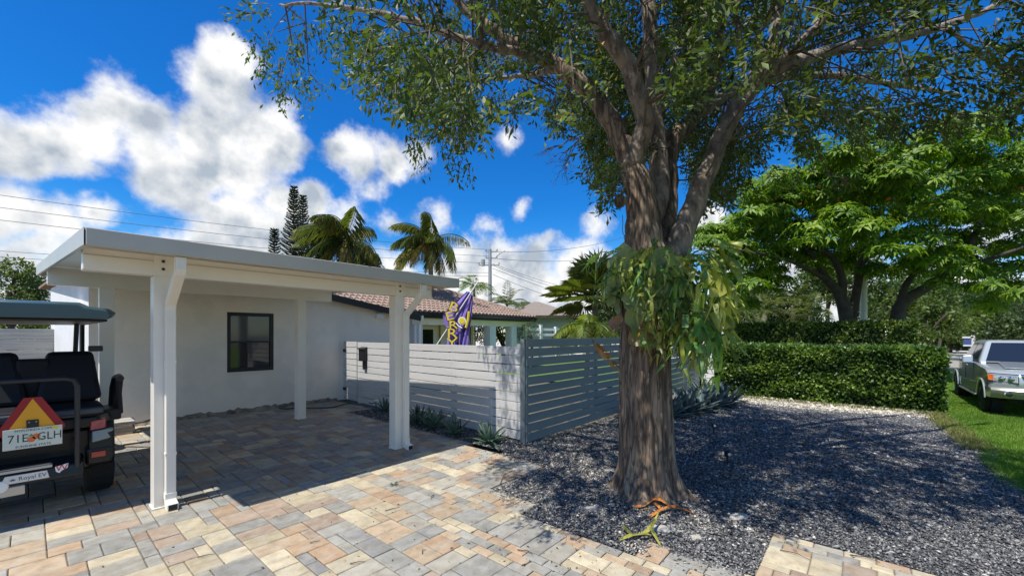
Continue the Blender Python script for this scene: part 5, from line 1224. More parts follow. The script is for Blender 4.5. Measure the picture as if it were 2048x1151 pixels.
for (x, y, s), lb in zip([(770,822,.9), (838,846,1.15), (866,856,1.15), (908,870,1.05), (978,886,1.05)], labs):
    p = G(x, y); agave(lb, (p.x, p.y, -.01), s, 20, 'g', None)
for k, (x, y, s) in enumerate([(1372,830,1.8), (1400,826,1.7), (1425,815,2.0), (1450,808,2.0), (1385,815,2.0), (1340,838,1.6), (1415,800,2.2)]):
    p = G(x, y, -.05); agave('sprawling blue grey agave massed at the fence foot behind the trunk', (p.x, p.y, gz(p.x) - .01), s, 22, 'b', 'blue agaves behind the trunk', (.0, 1.15))
def path_light(label, pos, h, lean, kind):
    t = thing('path_light', label, 'garden light', pos, lean)
    MB().tube([(0, 0, -.01), (0, 0, h)], .009 if kind else .012, 8).obj('stake', M['black'], t)
    if kind == 1: MB().rpath([(-.01, 0, h - .005), (.10, 0, h - .02), (.16, 0, h + .0)], .05, .016, (0, 1, 0)).obj('lamp_head', M['black'], t, bevel=.004)
    elif kind == 2: MB().lathe([(.02, h - .03), (.035, h), (.018, h + .05), (.004, h + .14)], 10).obj('lamp_head', M['black'], t); MB().rpath([(0, 0, h - .04), (-.12, 0, h - .06)], .05, .014, (0, 1, 0)).obj('shade', M['black'], t)
    else: 
        MB().lathe([(.015, h - .03), (.04, h - .02), (.042, h + .05), (.02, h + .07)], 12).obj('lamp_head', M['black'], t, True); MB().lathe([(.001, 0), (.022, .001), (.022, .004)], 12, 'x').obj('lens', M['light_lens'], t, loc=(-.045, 0, h + .02))
for (x, y, h, ln, k, lb) in [(752, 825, .24, 2.6, 1, 'low black path light with leaning arm beside the agave near the gate'), (834, 850, .30, .3, 2, 'black spear topped path light between agaves right of the carport post'), (921, 872, .27, 2.5, 1, 'black path light with bent flat arm over an agave'),
                             (1455, 928, .13, .8, 0, 'small black spotlight with pale lens standing in the gravel'), (1428, 866, .13, .6, 0, 'small dark spotlight in the gravel near the blue agaves')]:
    p = G(x, y); path_light(lb, (p.x, p.y, gz(p.x)), h, ln, k)
def rock(px, py, s, lab):
    p = G(px, py); r = random.Random(px); mb = MB(); n = 9; rings = []
    for i, (rr_, z) in enumerate(((1, -.02), (1.02, .25), (.8, .45), (.35, .55))): rings.append([(s * rr_ * (1 + r.uniform(-.2, .2)) * math.cos(2*math.pi*k/n) * 1.5, s * rr_ * (1 + r.uniform(-.2, .2)) * math.sin(2*math.pi*k/n) * .8, s * z * .55) for k in range(n)])
    mb.loft(rings); o = mb.obj('limestone_rock', M['limestone'], None, False, .008, (p.x, p.y, -.01)); o.rotation_euler = (0, 0, -YAW + r.uniform(-.5, .5)); tag(o, lab, 'rock')
rock(1180, 1016, .075, 'flat limestone rock in the gravel left of the orange fronds'); rock(1325, 1056, .08, 'pale limestone rock below the orange fallen fronds'); rock(1395, 1072, .06, 'small tan rock in the gravel beside the pale rock'); rock(1218, 940, .06, 'whitish stone at the left root of the tree')
rock(1478, 1032, .085, 'grey flat rock in the shade right of the tree roots'); rock(1365, 1062, .045, 'little brown stone next to the pale rock')
def strap(path, wid, m, name, label, cat, hz):
    root = thing(name, label, cat, tuple(G(*path[0][0]).xy) + (0,))
    for k, (pth) in enumerate(path):
        P_ = [G(x, y) for x, y in pth]; 
        for i, q in enumerate(P_): q.z = hz[k][i]
        pp, rr_ = smoothpath(P_, [wid * w for w in ([.5] + [1] * (len(P_) - 2) + [.15])], 4); v = []; f = []
        for i, q in enumerate(pp):
            t = (pp[min(i+1, len(pp)-1)] - pp[max(i-1, 0)]).normalized(); sd = t.cross(Vector((0, 0, 1))).normalized(); r = rr_[i]; tw = .35 * math.sin(i * .7 + k)
            v += [tuple(q - sd * r + Vector((0, 0, tw * r))), tuple(q + Vector((0, 0, -.012))), tuple(q + sd * r - Vector((0, 0, tw * r * .6)))]
        for i in range(len(pp) - 1):
            for j in range(2): f.append((i*3+j, (i+1)*3+j, (i+1)*3+j+1, i*3+j+1))
        o = mesh_obj('frond_lobe', v, f, m, root, 'all'); o.matrix_parent_inverse = root.matrix_basis.inverted(); s_ = o.modifiers.new('thick', 'SOLIDIFY'); s_.thickness = .004
strap([[(1268,1016),(1285,1016),(1305,1010),(1320,1010),(1340,1018)], [(1300,1036),(1318,1028),(1340,1022),(1365,1024),(1391,1030)], [(1308,1014),(1318,1020),(1322,1028)]], .022, M['orange_leaf'], 'fallen_frond', 'bright orange dried fern frond lying at the foot of the tree', 'frond', [[.02,.03,.06,.06,.03],[.015,.04,.05,.04,.015],[.05,.04,.03]])
strap([[(1240,1082),(1262,1078),(1285,1072),(1302,1068),(1318,1048)], [(1245,1064),(1258,1070),(1270,1076)], [(1300,1070),(1308,1080),(1322,1094)], [(1265,1077),(1285,1080),(1305,1076)]], .020, M['green_frond'], 'fallen_frond', 'yellow green fallen fern frond at the paver edge', 'frond', [[.015,.04,.03,.07,.13],[.07,.03,.02],[.08,.06,.01],[.03,.06,.03]])
# leaf litter and twigs on the pavers
V = []; Fc = []
lr = random.Random(15); C = []; D = []; S = []
while len(C) < 230:
    x, y = lr.uniform(80, 1900), lr.uniform(890, 1150); p = G(x, y)
    w = math.exp(-abs(x - 1180) / 260)
    if not in_drive(p.x, p.y) or lr.random() > w: continue
    C.append((p.x, p.y, .006)); a = lr.uniform(0, 6.28); D.append((math.cos(a), math.sin(a), .05)); S.append(lr.uniform(.012, .038))
C = np.array(C); D = np.array(D); S = np.array(S)
V, Fc, TT = leaf_geo(C, D, S, S * .2, np.zeros(len(C)), .1); tag(big_mesh('leaf_litter', V, Fc, M['bark_dark'], None, TT), 'small dry leaves scattered over the driveway pavers', 'leaf litter', kind='stuff')
tw = [(1035,1100,1065,1108), (1000,970,1012,945), (868,990,862,998), (700,1128,730,1124), (770,1022,800,1015), (555,1032,545,1036), (395,1115,430,1108), (620,1086,640,1082), (845,1108,852,1100), (1520,1060,1560,1075), (1560,1100,1620,1120), (1700,1110,1760,1125), (1730,1095,1735,1085), (1800,1120,1850,1140)]
for (x0, y0, x1, y1) in tw:
    a, b = G(x0, y0), G(x1, y1); a.z = b.z = .008; m_ = (a + b) / 2 + Vector((lr.gauss(0, .012), lr.gauss(0, .012), .008))
    tag(MB().tube([a, m_, b], [.004, .0035, .002], 5).obj('fallen_twig', M['bark_dark']), 'thin dark twig fallen on the driveway pavers', 'twig', 'twigs on the pavers')
mbw = MB()
wd = thing('weed', 'tiny green weed sprouting between pavers in front of the carport', 'weed', tuple(G(788, 970).xy) + (0,))
for k in range(9):
    a = lr.uniform(0, 6.28); l = lr.uniform(.04, .08); mbw.poly([(0, 0, .0), (l*.5*math.cos(a)+.008*math.sin(a), l*.5*math.sin(a)-.008*math.cos(a), .03), (l*math.cos(a), l*math.sin(a), .03), (l*.5*math.cos(a)-.008*math.sin(a), l*.5*math.sin(a)+.008*math.cos(a), .03)])
mbw.obj('leaves', M['leaf_flat'] if 'leaf_flat' in M else M['hose'], wd)

# street sign across the lawn
sg = at(1945, 700, 40); sgn = thing('street_sign', 'white sign post with small blue hanging board across the street', 'sign', (sg.x, sg.y, -.2))
def sp_(mb, name, m): o = mb.obj(name, m, sgn); o.rotation_euler = (0, 0, YAW - R(90)); return o
sp_(MB().box(-.09, .09, -.09, .09, -.02, 1.95), 'post', M['stucco_white']); sp_(MB().box(-.95, .3, -.05, .05, 1.62, 1.78), 'arm', M['stucco_white']); sp_(MB().box(-.88, -.14, -.03, .03, 1.0, 1.52), 'board', M['sign_blue']); sp_(MB().box(-.88, -.14, -.036, .036, .84, .98), 'board_rider', M['stucco_white'])

# ------------------------------------------------------------------ golf cart
ct = thing('golf_cart', 'black golf cart with slow vehicle triangle parked beside the carport', 'golf cart', (.03, 6.80, 0))
def cpart(mb, name, m, parent=None, bevel=0, smooth=False): return mb.obj(name, M[m] if isinstance(m, str) else m, parent or ct, smooth, bevel)
def wheel(name, x, y, r, w, tread=True):
    t = MB(); hw_ = w / 2
    t.lathe([(r*.58, -hw_*.9), (r*.80, -hw_), (r*.95, -hw_*.95), (r, -hw_*.75), (r, hw_*.75), (r*.95, hw_*.95), (r*.80, hw_), (r*.58, hw_*.9)], 32, 'x')
    o = cpart(t, 'wheel', 'rubber', None, 0, True); o.location = (x, y, r)
    for k in range(22):
        a = 2 * math.pi * k / 22; b = MB().box(-hw_*.72, hw_*.72, -.018, .018, r - .004, r + .008).obj('tread_lug', M['rubber'], o); b.rotation_euler = (a, 0, 0)
    MB().lathe([(.02, -hw_*.5), (r*.57, -hw_*.62), (r*.60, -hw_*.9), (r*.60, hw_*.9), (r*.57, hw_*.62), (.02, hw_*.5)], 24, 'x').obj('rim', M['cart_grey'], o, True)
for x, y in ((.50, 0), (-.50, 0), (.50, 2.40), (-.50, 2.40)): wheel('wheel', x, y, .285, .23)
# roof: cambered shell with raised centre
rf_ = MB(); 
def rring(y, z, s): return [(-.56*s, y, z), (-.53*s, y, z-.05), (.53*s, y, z-.05), (.56*s, y, z), (.51*s, y, z+.04), (.36*s, y, z+.06), (.30*s, y, z+.095), (-.30*s, y, z+.095), (-.36*s, y, z+.06), (-.51*s, y, z+.04)]
rf_.loft([rring(-.97, 2.0, .93), rring(-.90, 2.02, 1), rring(.5, 2.035, 1), rring(1.75, 2.02, 1), rring(1.85, 1.99, .93)]); cpart(rf_, 'roof', 'cart_roof', None, .012, True)
cpart(MB().box(-.50, .50, -.86, 1.7, 1.93, 1.955), 'roof_frame', 'black', None, .01)
for sx in (-1, 1):
    cpart(MB().tube([(sx*.36, .95, .78), (sx*.36, .95, 1.5), (sx*.37, .86, 1.95)], .024, 10), 'strut', 'black', None, 0, True)
    cpart(MB().tube([(sx*.50, 2.25, .95), (sx*.47, 1.72, 1.96)], .024, 10), 'strut', 'black', None, 0, True)
# body
cpart(MB().box(-.42, .42, -.50, .55, .36, .80), 'rear_body', 'cart_body', None, .03)
for sx in (-1, 1):
    pr2 = [(-.62,.47),(-.60,.74),(-.52,.86),(-.25,.90),(.35,.88),(.55,.70),(.55,.38),(.37,.38)] + [(.37*math.cos(a), .30+.37*math.sin(a)) for a in [R(15*i) for i in range(1, 12)]] + [(-.37,.36),(-.56,.40)]
    cpart(MB().prism([(sx*.38, y, z) for y, z in pr2], (sx*.20, 0, 0)), 'rear_fender', 'cart_body', None, .025)
    cpart(MB().hexa([(sx*.40,-.632,.66),(sx*.575,-.60,.68),(sx*.585,-.40,.70),(sx*.40,-.40,.66)], [(sx*.40,-.61,.78),(sx*.57,-.585,.79),(sx*.58,-.40,.80),(sx*.40,-.40,.78)]), 'fender_trim', 'cart_grey', None, .012)
    cpart(MB().hexa([(sx*.385,-.640,.79),(sx*.51,-.615,.80),(sx*.51,-.55,.80),(sx*.385,-.55,.79)], [(sx*.39,-.615,.885),(sx*.515,-.592,.90),(sx*.515,-.55,.90),(sx*.39,-.55,.885)]), 'tail_light', 'lamp_red', None, .01)
    cpart(MB().box(sx*.45-.055, sx*.45+.055, -.640, -.618, .50, .56), 'reflector', 'lamp_red', None, .004)
    cpart(MB().box(sx*.36-.0, sx*.36+.2*sx, -.617, -.50, .42, .60) if sx > 0 else MB().box(-.56, -.36, -.617, -.50, .42, .60), 'fender_corner', 'cart_body', None, .02)
# rear facing bench: cushion, backrest of two pads, arm rests
cpart(MB().box(-.50, .50, -.62, -.10, .93, 1.05), 'seat', 'seat', None, .04); cpart(MB().box(-.49, .49, -.642, -.60, .965, 1.025), 'seat_band', 'seat_band', None, .015)
cpart(MB().box(-.46, .46, -.60, .5, .82, .928), 'seat_box', 'cart_body', None, .02)
for x0, x1, zt in ((-.52, -.02, 1.605), (.0, .52, 1.605)):
    cpart(MB().hexa([(x0, -.16, 1.06), (x1, -.16, 1.06), (x1, .02, 1.06), (x0, .02, 1.06)], [(x0 + (.06 if x0 < -.1 else .10), .02, zt), (x1 - (.10 if x0 < -.1 else .05), .02, zt), (x1 - .08, .14, zt), (x0 + .1, .14, zt)]), 'backrest', 'seat', None, .045)
cpart(MB().box(-.12, .12, -.04, .08, 1.06, 1.535), 'backrest_centre', 'seat', None, .03)
cpart(MB().box(.42, .54, .02, .10, 1.60, 1.665), 'speaker', 'cart_frame', None, .01)
for sx in (-1, 1):
    cpart(MB().tube([(sx*.66, -.02, .86), (sx*.66, -.06, 1.10), (sx*.665, -.08, 1.27)], [.05, .034, .04], 8), 'arm_rest', 'black', None, 0, True)
    cpart(MB().tube([(sx*.66, -.22, 1.285), (sx*.665, -.05, 1.295), (sx*.66, .14, 1.27), (sx*.65, .24, 1.15), (sx*.64, .28, .88)], .038, 8), 'arm_rest', 'black', None, 0, True)
    cpart(MB().box(sx*.59-.09, sx*.59+.09, -.15, .30, .80, .93), 'arm_bracket', 'black', None, .02)
    cpart(MB().box(sx*.53-.06, sx*.53+.06, .25, .50, .30, .84), 'side_panel', 'white', None, .02)
# front bench, cowl, dash
cpart(MB().box(-.52, .52, .62, 1.12, .80, .93), 'seat', 'seat', None, .04); cpart(MB().hexa([(-.52,.48,.95),(.52,.48,.95),(.52,.60,.95),(-.52,.60,.95)], [(-.5,.30,1.50),(.5,.30,1.50),(.5,.42,1.50),(-.5,.42,1.50)]), 'backrest', 'seat', None, .04)
cpart(MB().box(-.55, .55, .5, 2.2, .28, .38), 'floor_pan', 'black', None, .02); cpart(MB().box(-.5, .5, .60, 1.05, .38, .80), 'seat_box', 'cart_body', None, .02)
cpart(MB().prism([(-.55, y, z) for y, z in [(1.95,.30),(2.0,.95),(2.25,.98),(2.75,.75),(2.9,.45),(2.85,.30)]], (1.1, 0, 0)), 'front_cowl', 'cart_body', None, .06)
cpart(MB().tube([(-.25, 1.95, .95), (-.25, 1.65, 1.05)], .02, 8), 'steering_column', 'black'); st = MB(); st.tube([(-.25 + .17*math.cos(a), 1.64 + .06*math.sin(a), 1.06 + .15*math.sin(a)) for a in [R(20*i) for i in range(19)]], .014, 6); cpart(st, 'steering_wheel', 'black')
# rear hoop, bumper, number plate, triangle, badge, sticker
Yr = -.84
hoop = [(.285, Yr + .04, .44), (.285, Yr, .62), (.285, Yr, 1.28), (.262, Yr, 1.345), (.20, Yr, 1.365), (-.20, Yr, 1.365), (-.262, Yr, 1.345), (-.285, Yr, 1.28), (-.285, Yr, .62), (-.285, Yr + .04, .44)]
cpart(MB().tube(hoop, .021, 10), 'grab_bar', 'cart_frame', None, 0, True); cpart(MB().tube([(-.285, Yr, .99), (.285, Yr, .99)], .014, 8), 'cross_bar', 'cart_frame', None, 0, True)
for sx in (-1, 1): cpart(MB().tube([(sx*.285, Yr, .70), (sx*.285, -.50, .70)], .016, 8), 'bar_bracket', 'cart_frame')
cpart(MB().hexa([(-.58,Yr,.395),(.33,Yr,.395),(.35,-.50,.37),(-.58,-.50,.37)], [(-.58,Yr+.02,.52),(.33,Yr+.02,.52),(.35,-.50,.54),(-.58,-.50,.54)]), 'rear_bumper', 'cart_body', None, .02)
cpart(MB().box(-.58, .12, Yr - .01, Yr + .06, .520, .548), 'bumper_step', 'metal', None, .006)
cpart(MB().box(-.30, -.05, Yr + .03, Yr + .16, .30, .39), 'hitch', 'metal', None, .01)
mb = MB(); mb.lathe([(.005, -.02), (.05, -.015), (.055, 0)], 16, 'y'); o = cpart(mb, 'reverse_light', 'sticker_white'); o.location = (-.20, Yr - .004, .41)
ys = Yr - .035; tx0 = -.005
def plate(poly, name, m, y0, th, parent=None): return cpart(MB().prism([(x, y0, z) for x, z in poly], (0, th, 0)), name, m, parent)
tri = cpart(MB().prism([(tx0 + x, ys, z) for x, z in [(-.055,1.208),(.055,1.208),(.205,.925),(.205,.90),(.18,.85),(-.18,.85),(-.205,.90),(-.205,.925)]], (0, .004, 0)), 'slow_vehicle_triangle', 'smv_red')
cpart(MB().prism([(tx0 + x, ys - .003, z) for x, z in [(0,1.198),(.172,.868),(-.172,.868)]], (0, .0022, 0)), 'inner_triangle', 'smv_orange', tri)
br_ = cpart(MB().box(tx0-.038, tx0+.038, ys-.012, ys-.004, .90, 1.0), 'plate_bracket', 'black', None, .003)
for sx in (-.022, .022): cpart(MB().ball((tx0+sx, ys-.013, .98), .007, 8), 'bolt', 'metal', br_)
yp = ys - .020; pw, pz0, pz1 = .182, .742, .928; pcx = .0
pl_ = cpart(MB().box(pcx-pw, pcx+pw, yp, yp+.004, pz0, pz1), 'license_plate', 'plate', None, .0015)
def back_text(s, size, x, z, m, y, parent, sx=1.0): 
    m4 = Matrix.Translation((x, y, z)) @ Matrix(((1,0,0),(0,0,-1),(0,1,0))).to_4x4(); return text_mesh('lettering', s, size, M[m], parent, m4, .0004, 'CENTER', sx)
back_text('71E', .104, pcx-.093, .835, 'plate_text', yp-.001, pl_, .80); back_text('GLH', .104, pcx+.100, .835, 'plate_text', yp-.001, pl_, .80)
back_text('MYFLORIDA.COM', .030, pcx, .908, 'plate_text', yp-.001, pl_, .95); back_text('SUNSHINE STATE', .028, pcx, .762, 'plate_text', yp-.001, pl_, 1)
for dx, dz, r_ in ((-.012, -.012, .026), (.018, .012, .026)):
    mb = MB(); mb.m = Matrix.Translation((pcx+dx, yp-.0012, .832+dz)); mb.lathe([(r_, 0), (r_, .001)], 16, 'y'); cpart(mb, 'orange_print', 'orange_print', pl_)
plate([(pcx-.035,.848),(pcx-.012,.872),(pcx+.002,.852)], 'leaf_print', 'green_print', yp-.0016, .001, pl_); plate([(pcx+.03,.80),(pcx+.06,.815),(pcx+.035,.825)], 'leaf_print', 'green_print', yp-.0016, .001, pl_)
cpart(MB().box(pcx+.115, pcx+.155, yp-.0014, yp-.0004, .895, .92), 'validation_sticker', 'yellow_print', pl_)
bd = cpart(MB().prism([(x, Yr-.012, z) for x, z in [(-.20,.425),(.10,.425),(.085,.497),(-.17,.497)]], (0, .012, 0)), 'badge', 'badge', None, .002)
back_text('Royal EV', .052, -.005, .460, 'plate_text', Yr-.0128, bd, .92)
mb = MB()
for a in (-60, -30, 0, 30, 60):
    mb.m = Matrix.Translation((-.125, Yr-.0128, .448)) @ Matrix.Rotation(R(a), 4, 'Y'); mb.poly([(-.004, 0, .004), (0, 0, .030), (.004, 0, .004)]); mb.m = Matrix.Identity(4)
cpart(mb, 'crown_emblem', 'plate_text', bd)
cpart(MB().prism([(x, Yr-.016, z) for x, z in [(.135,.515),(.225,.535),(.218,.490),(.178,.472),(.165,.452),(.142,.470)]], (0, .008, 0)), 'letter_sticker', 'sticker_white')
o = back_text('W', .085, .180, .497, 'sticker_red', Yr-.0172, ct, .95); o.name = 'letter_print'

# ------------------------------------------------------------------ pickup truck
tk = thing('pickup_truck', 'silver pickup truck with gold lower trim parked on the lawn', 'truck', (15.98, -3.40, -.2), math.pi)
def tp_(mb, name, m, parent=None, bevel=0, smooth=False): return mb.obj(name, M[m], parent or tk, smooth, bevel)
WB = 3.62; wr = .395
def arc(cx_, r, a0, a1, n=12): return [(cx_ + r * math.cos(R(a0 + (a1 - a0) * i / n)), .385 + r * math.sin(R(a0 + (a1 - a0) * i / n))) for i in range(n + 1)]
ra = .47
prof_up = [(.93,.70),(.955,.80),(.945,.98),(.88,1.06),(.55,1.14),(-.78,1.235),(-2.98,1.265),(-2.985,1.30),(-4.84,1.30),(-4.88,1.22),(-4.88,.70)]
prof_up += [(x, z) for x, z in [(-WB - .36, .70)]] + [p for p in arc(-WB, ra, 138, 42) if p[1] > .70] + [(-WB + .36, .70), (-.36, .70)] + [p for p in arc(0, ra, 138, 42) if p[1] > .70] + [(.36, .70)]
def lofted(prof, ys, name, m, bevel=.0):
    rd = lambda x, y: x - max(0, x - .2) * .24 * min(1, abs(y)) ** 4
    cx_ = sum(p[0] for p in prof) / len(prof); cz_ = sum(p[1] for p in prof) / len(prof); rings = []
    for y, k in ys: rings.append([(rd(cx_ + (p[0] - cx_) * (1 - k * .02), y), y, cz_ + (p[1] - cz_) * (1 - k * .5)) for p in prof])
    mb = MB(); mb.loft(rings); return tp_(mb, name, m, None, bevel, True)
lofted(prof_up, [(-1.0, .10), (-.985, .03), (-.93, 0), (-.85, 0), (-.75, 0), (-.6, 0), (-.35, -.01), (0, -.02), (.35, -.01), (.6, 0), (.75, 0), (.85, 0), (.93, 0), (.985, .03), (1.0, .10)], 'body', 'truck_paint')
prof_lo = [(-WB - .47, .43), (-4.86, .46), (-4.87, .697)] + [(-WB - .36, .697)] + [p for p in arc(-WB, ra, 138, 180) if p[1] < .70]
prof_mid = [(-.47, .43), (-.36, .697), (-WB + .36, .697), (-WB + .47, .43)]
for nm, pf in (('lower_trim', prof_mid), ('lower_trim', [(-WB - .47, .45), (-4.85, .47), (-4.87, .697), (-WB - .36, .697)])):
    mb = MB(); mb.prism([(x, -.985, z) for x, z in pf], (0, .10, 0)); tp_(mb, nm, 'truck_lower', None, .01); mb = MB(); mb.prism([(x, .885, z) for x, z in pf], (0, .10, 0)); tp_(mb, nm, 'truck_lower', None, .01)
tp_(MB().box(-4.6, .70, -.70, .70, .38, .70), 'underbody', 'rubber')
tp_(MB().box(-4.70, -3.06, -.78, .78, 1.296, 1.304), 'bed_liner', 'rubber')
# cab
def q4(a, b, c, d_): return [a, b, c, d_]
base = [(-.72, -.93, 1.235), (-.72, .93, 1.235), (-2.95, .93, 1.265), (-2.95, -.93, 1.265)]; topc = [(-1.42, -.70, 1.80), (-1.42, .70, 1.80), (-2.72, .70, 1.81), (-2.72, -.70, 1.81)]
tp_(MB().hexa(base, topc), 'cab', 'truck_paint', None, .035)
tp_(MB().hexa([(-1.44,-.68,1.795),(-1.44,.68,1.795),(-2.70,.68,1.805),(-2.70,-.68,1.805)], [(-1.56,-.60,1.838),(-1.56,.60,1.838),(-2.60,.60,1.84),(-2.60,-.60,1.84)]), 'roof', 'truck_paint', None, .015)
tp_(MB().box(-2.2, -1.7, -.36, .36, 1.832, 1.846), 'sunroof', 'truck_glass', None, .004)
def pane(quad, shrink, off, name='window', m='truck_glass'):
    c = sum((Vector(p) for p in quad), Vector()) / 4; n_ = (Vector(quad[1]) - Vector(quad[0])).cross(Vector(quad[3]) - Vector(quad[0])).normalized()
    if n_.dot(c - Vector((-1.8, 0, 1.4))) < 0: n_ = -n_
    p = [c + (Vector(a) - c) * shrink for a in quad]; tp_(MB().hexa([a + n_ * .0 for a in p], [a + n_ * off for a in p]), name, m, None, .002)
b, t_ = [Vector(p) for p in base], [Vector(p) for p in topc]
lerp4 = lambda A_, B_, u: A_ + (B_ - A_) * u
pane([b[0], b[1], t_[1], t_[0]], .86, .012, 'windshield'); pane([b[2], b[3], t_[3], t_[2]], .80, .012, 'rear_window')
for (i0, i1) in ((0, 3), (1, 2)):
    lo0, lo1, up0, up1 = b[i0], b[i1], t_[i0], t_[i1]
    L_ = lambda u, v: lerp4(lerp4(lo0, lo1, u), lerp4(up0, up1, u), v)
    pane([L_(.09, .10), L_(.50, .10), L_(.50, .90), L_(.045, .90)], 1, .008, 'side_window'); pane([L_(.54, .10), L_(.93, .10), L_(.95, .90), L_(.54, .90)], 1, .008, 'side_window')
tp_(MB().hexa([(-.70,-.60,1.25),(-.70,.60,1.25),(.50,.70,1.16),(.50,-.70,1.16)], [(-.72,-.56,1.275),(-.72,.56,1.275),(.52,.62,1.185),(.52,-.62,1.185)]), 'hood', 'truck_paint', None, .012)
tp_(MB().box(-.74, -.66, -.80, .80, 1.238, 1.26), 'cowl', 'rubber')
for s in (-1, 1):
    tp_(MB().tube([(-.70, s*.25, 1.265), (-.80, s*.25 + .45, 1.36)], .010, 5), 'wiper', 'rubber')
# front: grille, lamps, bumper
g = tp_(MB().hexa([(.925,-.42,.74),(.925,.42,.74),(.87,.42,.74),(.87,-.42,.74)], [(.955,-.52,1.03),(.955,.52,1.03),(.87,.52,1.06),(.87,-.52,1.06)]), 'grille', 'chrome', None, .02)
for s in (-1, 1):
    tp_(MB().hexa([(.948,s*.05,.79),(.948,s*.36,.79),(.93,s*.36,.79),(.93,s*.05,.79)], [(.972,s*.05,1.0),(.972,s*.45,1.0),(.93,s*.45,1.0),(.93,s*.05,1.0)]), 'grille_mesh', 'rubber', g)
    for k in range(9):
        x = s * (.07 + k * .04); tp_(MB().bar((.962, x, .80), (.98, x, .99), .008, .008), 'grille_bar', 'chrome', g)
    tp_(MB().hexa([(.87,s*.545,.825),(.962,s*.545,.825),(.806,s*.998,.853),(.69,s*.95,.853)], [(.83,s*.545,1.05),(.945,s*.545,1.047),(.75,s*1.003,1.066),(.65,s*.95,1.066)]), 'headlight_bezel', 'rubber', None, .01)
    hl = tp_(MB().hexa([(.88,s*.56,.84),(.972,s*.56,.84),(.815,s*1.0,.87),(.70,s*.95,.87)], [(.84,s*.56,1.035),(.955,s*.56,1.03),(.76,s*1.008,1.05),(.66,s*.95,1.05)]), 'headlight', 'lamp_clear', None, .015)
    tp_(MB().hexa([(.80,s*.93,.89),(.856,s*.93,.89),(.822,s*1.006,.895),(.74,s*.97,.89)], [(.78,s*.93,1.03),(.825,s*.93,1.03),(.77,s*1.014,1.04),(.70,s*.97,1.04)]), 'turn_lamp', 'lamp_amber', hl)
    for yy in (.66, .80): tp_(MB().ball((.935 - (yy - .66) * .35, s*yy, .945), .062, 10, (.5, 1, 1)), 'bulb_reflector', 'chrome', hl, 0, True)
bp = MB(); rings = []
for y, dx, zt in ((-1.0, -.30, .0), (-.97, -.12, 0), (-.80, -.02, 0), (-.4, .03, 0), (0, .05, 0), (.4, .03, 0), (.80, -.02, 0), (.97, -.12, 0), (1.0, -.30, 0)):
    rings.append([(.62+dx*.3, y, .48), (.90+dx, y, .47), (.96+dx, y, .55), (.985+dx, y, .66), (.95+dx, y, .71), (.62+dx*.3, y, .71)])
bp.loft(rings); bpo = tp_(bp, 'front_bumper', 'truck_lower', None, 0, True)
for s in (-1, 1):
    fg_ = MB(); fg_.m = Matrix.Translation((.955, s*.70, .575)) @ Matrix.Rotation(-s*.12, 4, 'Z'); fg_.lathe([(.085, -.03), (.085, .012), (.065, .018)], 18, 'x'); tp_(fg_, 'fog_light_ring', 'chrome', bpo)
    fg_ = MB(); fg_.m = Matrix.Translation((.960, s*.70, .575)) @ Matrix.Rotation(-s*.12, 4, 'Z'); fg_.lathe([(.062, -.02), (.062, .016), (.02, .02)], 18, 'x'); tp_(fg_, 'fog_light', 'truck_glass', bpo)
tp_(MB().box(.93, 1.037, -.30, .30, .50, .60), 'air_intake', 'rubber', bpo, .01)
tp_(MB().box(-5.05, -4.86, -.95, .95, .50, .68), 'rear_bumper', 'chrome', None, .02)
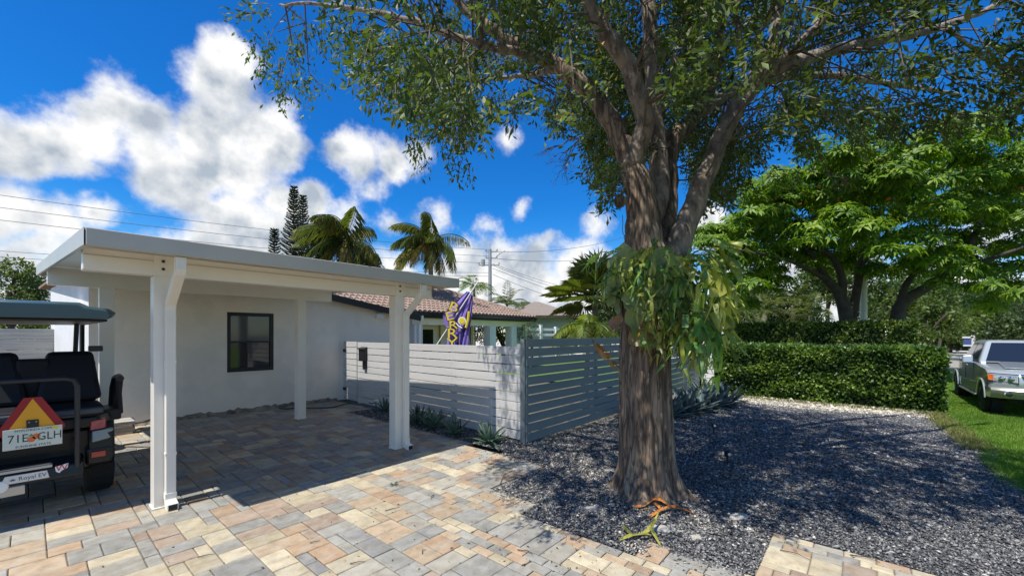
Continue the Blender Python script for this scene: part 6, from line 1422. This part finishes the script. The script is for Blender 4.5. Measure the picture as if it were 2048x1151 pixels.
for s in (-1, 1):
    tp_(MB().box(-4.89, -4.80, s*.90-.07, s*.90+.07, .85, 1.22), 'tail_lamp', 'lamp_red', None, .01)
    dl = [(-.86, .72, -.86, 1.22), (-2.02, .72, -2.02, 1.24), (-2.92, .72, -2.92, 1.24)]
    for x0, z0, x1, z1 in dl: tp_(MB().box(x0 - .005, x0 + .005, s*1.0 - .006, s*1.0 + .006, z0, z1), 'door_seam', 'rubber')
    for x in (-1.88, -2.80):
        tp_(MB().box(x - .09, x + .09, s*1.006 - .012, s*1.006 + .016, 1.10, 1.135), 'door_handle', 'truck_paint', None, .008)
    tp_(MB().box(-2.98, -.55, s*.99 - .012, s*.99 + .018, .685, .715), 'side_moulding', 'chrome', None, .004)
    mr_ = tp_(MB().hexa([(-.86,s*1.02,1.22),(-.70,s*1.04,1.22),(-.68,s*1.24,1.22),(-.82,s*1.24,1.22)], [(-.88,s*1.02,1.44),(-.74,s*1.04,1.44),(-.72,s*1.23,1.42),(-.84,s*1.23,1.42)]), 'mirror', 'truck_paint', None, .03)
    tp_(MB().bar((-.86, s*.93, 1.28), (-.80, s*1.06, 1.29), .06, .07), 'mirror_arm', 'rubber', mr_)
    tp_(MB().box(-2.95, -.62, s*.93 - .10, s*.93 + .14, .36, .41), 'running_board', 'metal', None, .02)
    for x in (-.8, -1.8, -2.8): tp_(MB().box(x-.03, x+.03, s*.80-.1, s*.80+.1, .39, .48), 'step_bracket', 'rubber')
    for cx_ in (0, -WB):
        fl_ = MB(); P_ = [(cx_ + (ra + .0) * math.cos(R(a)), s*1.0, .385 + (ra) * math.sin(R(a))) for a in range(5, 176, 10)]; fl_.tube(P_, .024, 8); tp_(fl_, 'wheel_flare', 'truck_paint', None, 0, True)
        iw = MB(); iw.m = Matrix.Translation((cx_, s*.78, .40)); iw.lathe([(.03, -.10), (.455, -.10), (.455, .10)], 24, 'y'); tp_(iw, 'wheel_well', 'rubber')
for x in (0, -WB):
    for s in (-1, 1):
        t = MB(); hw_ = .125
        t.lathe([(.24, -hw_*.9), (.31, -hw_), (wr*.95, -hw_*.92), (wr, -hw_*.65), (wr, hw_*.65), (wr*.95, hw_*.92), (.31, hw_), (.24, hw_*.9)], 40, 'y'); o = tp_(t, 'wheel', 'rubber', None, 0, True); o.location = (x, s*.875, wr + .002)
        r_ = MB(); r_.lathe([(.20, -.08), (.245, -.11), (.25, -.118), (.25, .118), (.245, .11), (.20, .08)], 32, 'y'); tp_(r_, 'rim', 'chrome', o, 0, True)
        hb = MB(); hb.lathe([(.02, s*.10), (.07, s*.09), (.08, s*.03)], 16, 'y'); tp_(hb, 'hub', 'metal', o, 0, True)
        dk = MB(); dk.lathe([(.02, s*.0), (.22, s*.01), (.22, s*.02)], 24, 'y'); tp_(dk, 'brake_disc', 'rubber', o)
        for k in range(6):
            a = k * math.pi / 3; sp2 = MB(); sp2.hexa([(-.03, s*.05, .05), (.03, s*.05, .05), (.03, s*.09, .05), (-.03, s*.09, .05)], [(-.042, s*.07, .235), (.042, s*.07, .235), (.042, s*.11, .235), (-.042, s*.11, .235)]); q_ = tp_(sp2, 'spoke', 'metal', o, .006); q_.rotation_euler = (0, a, 0)
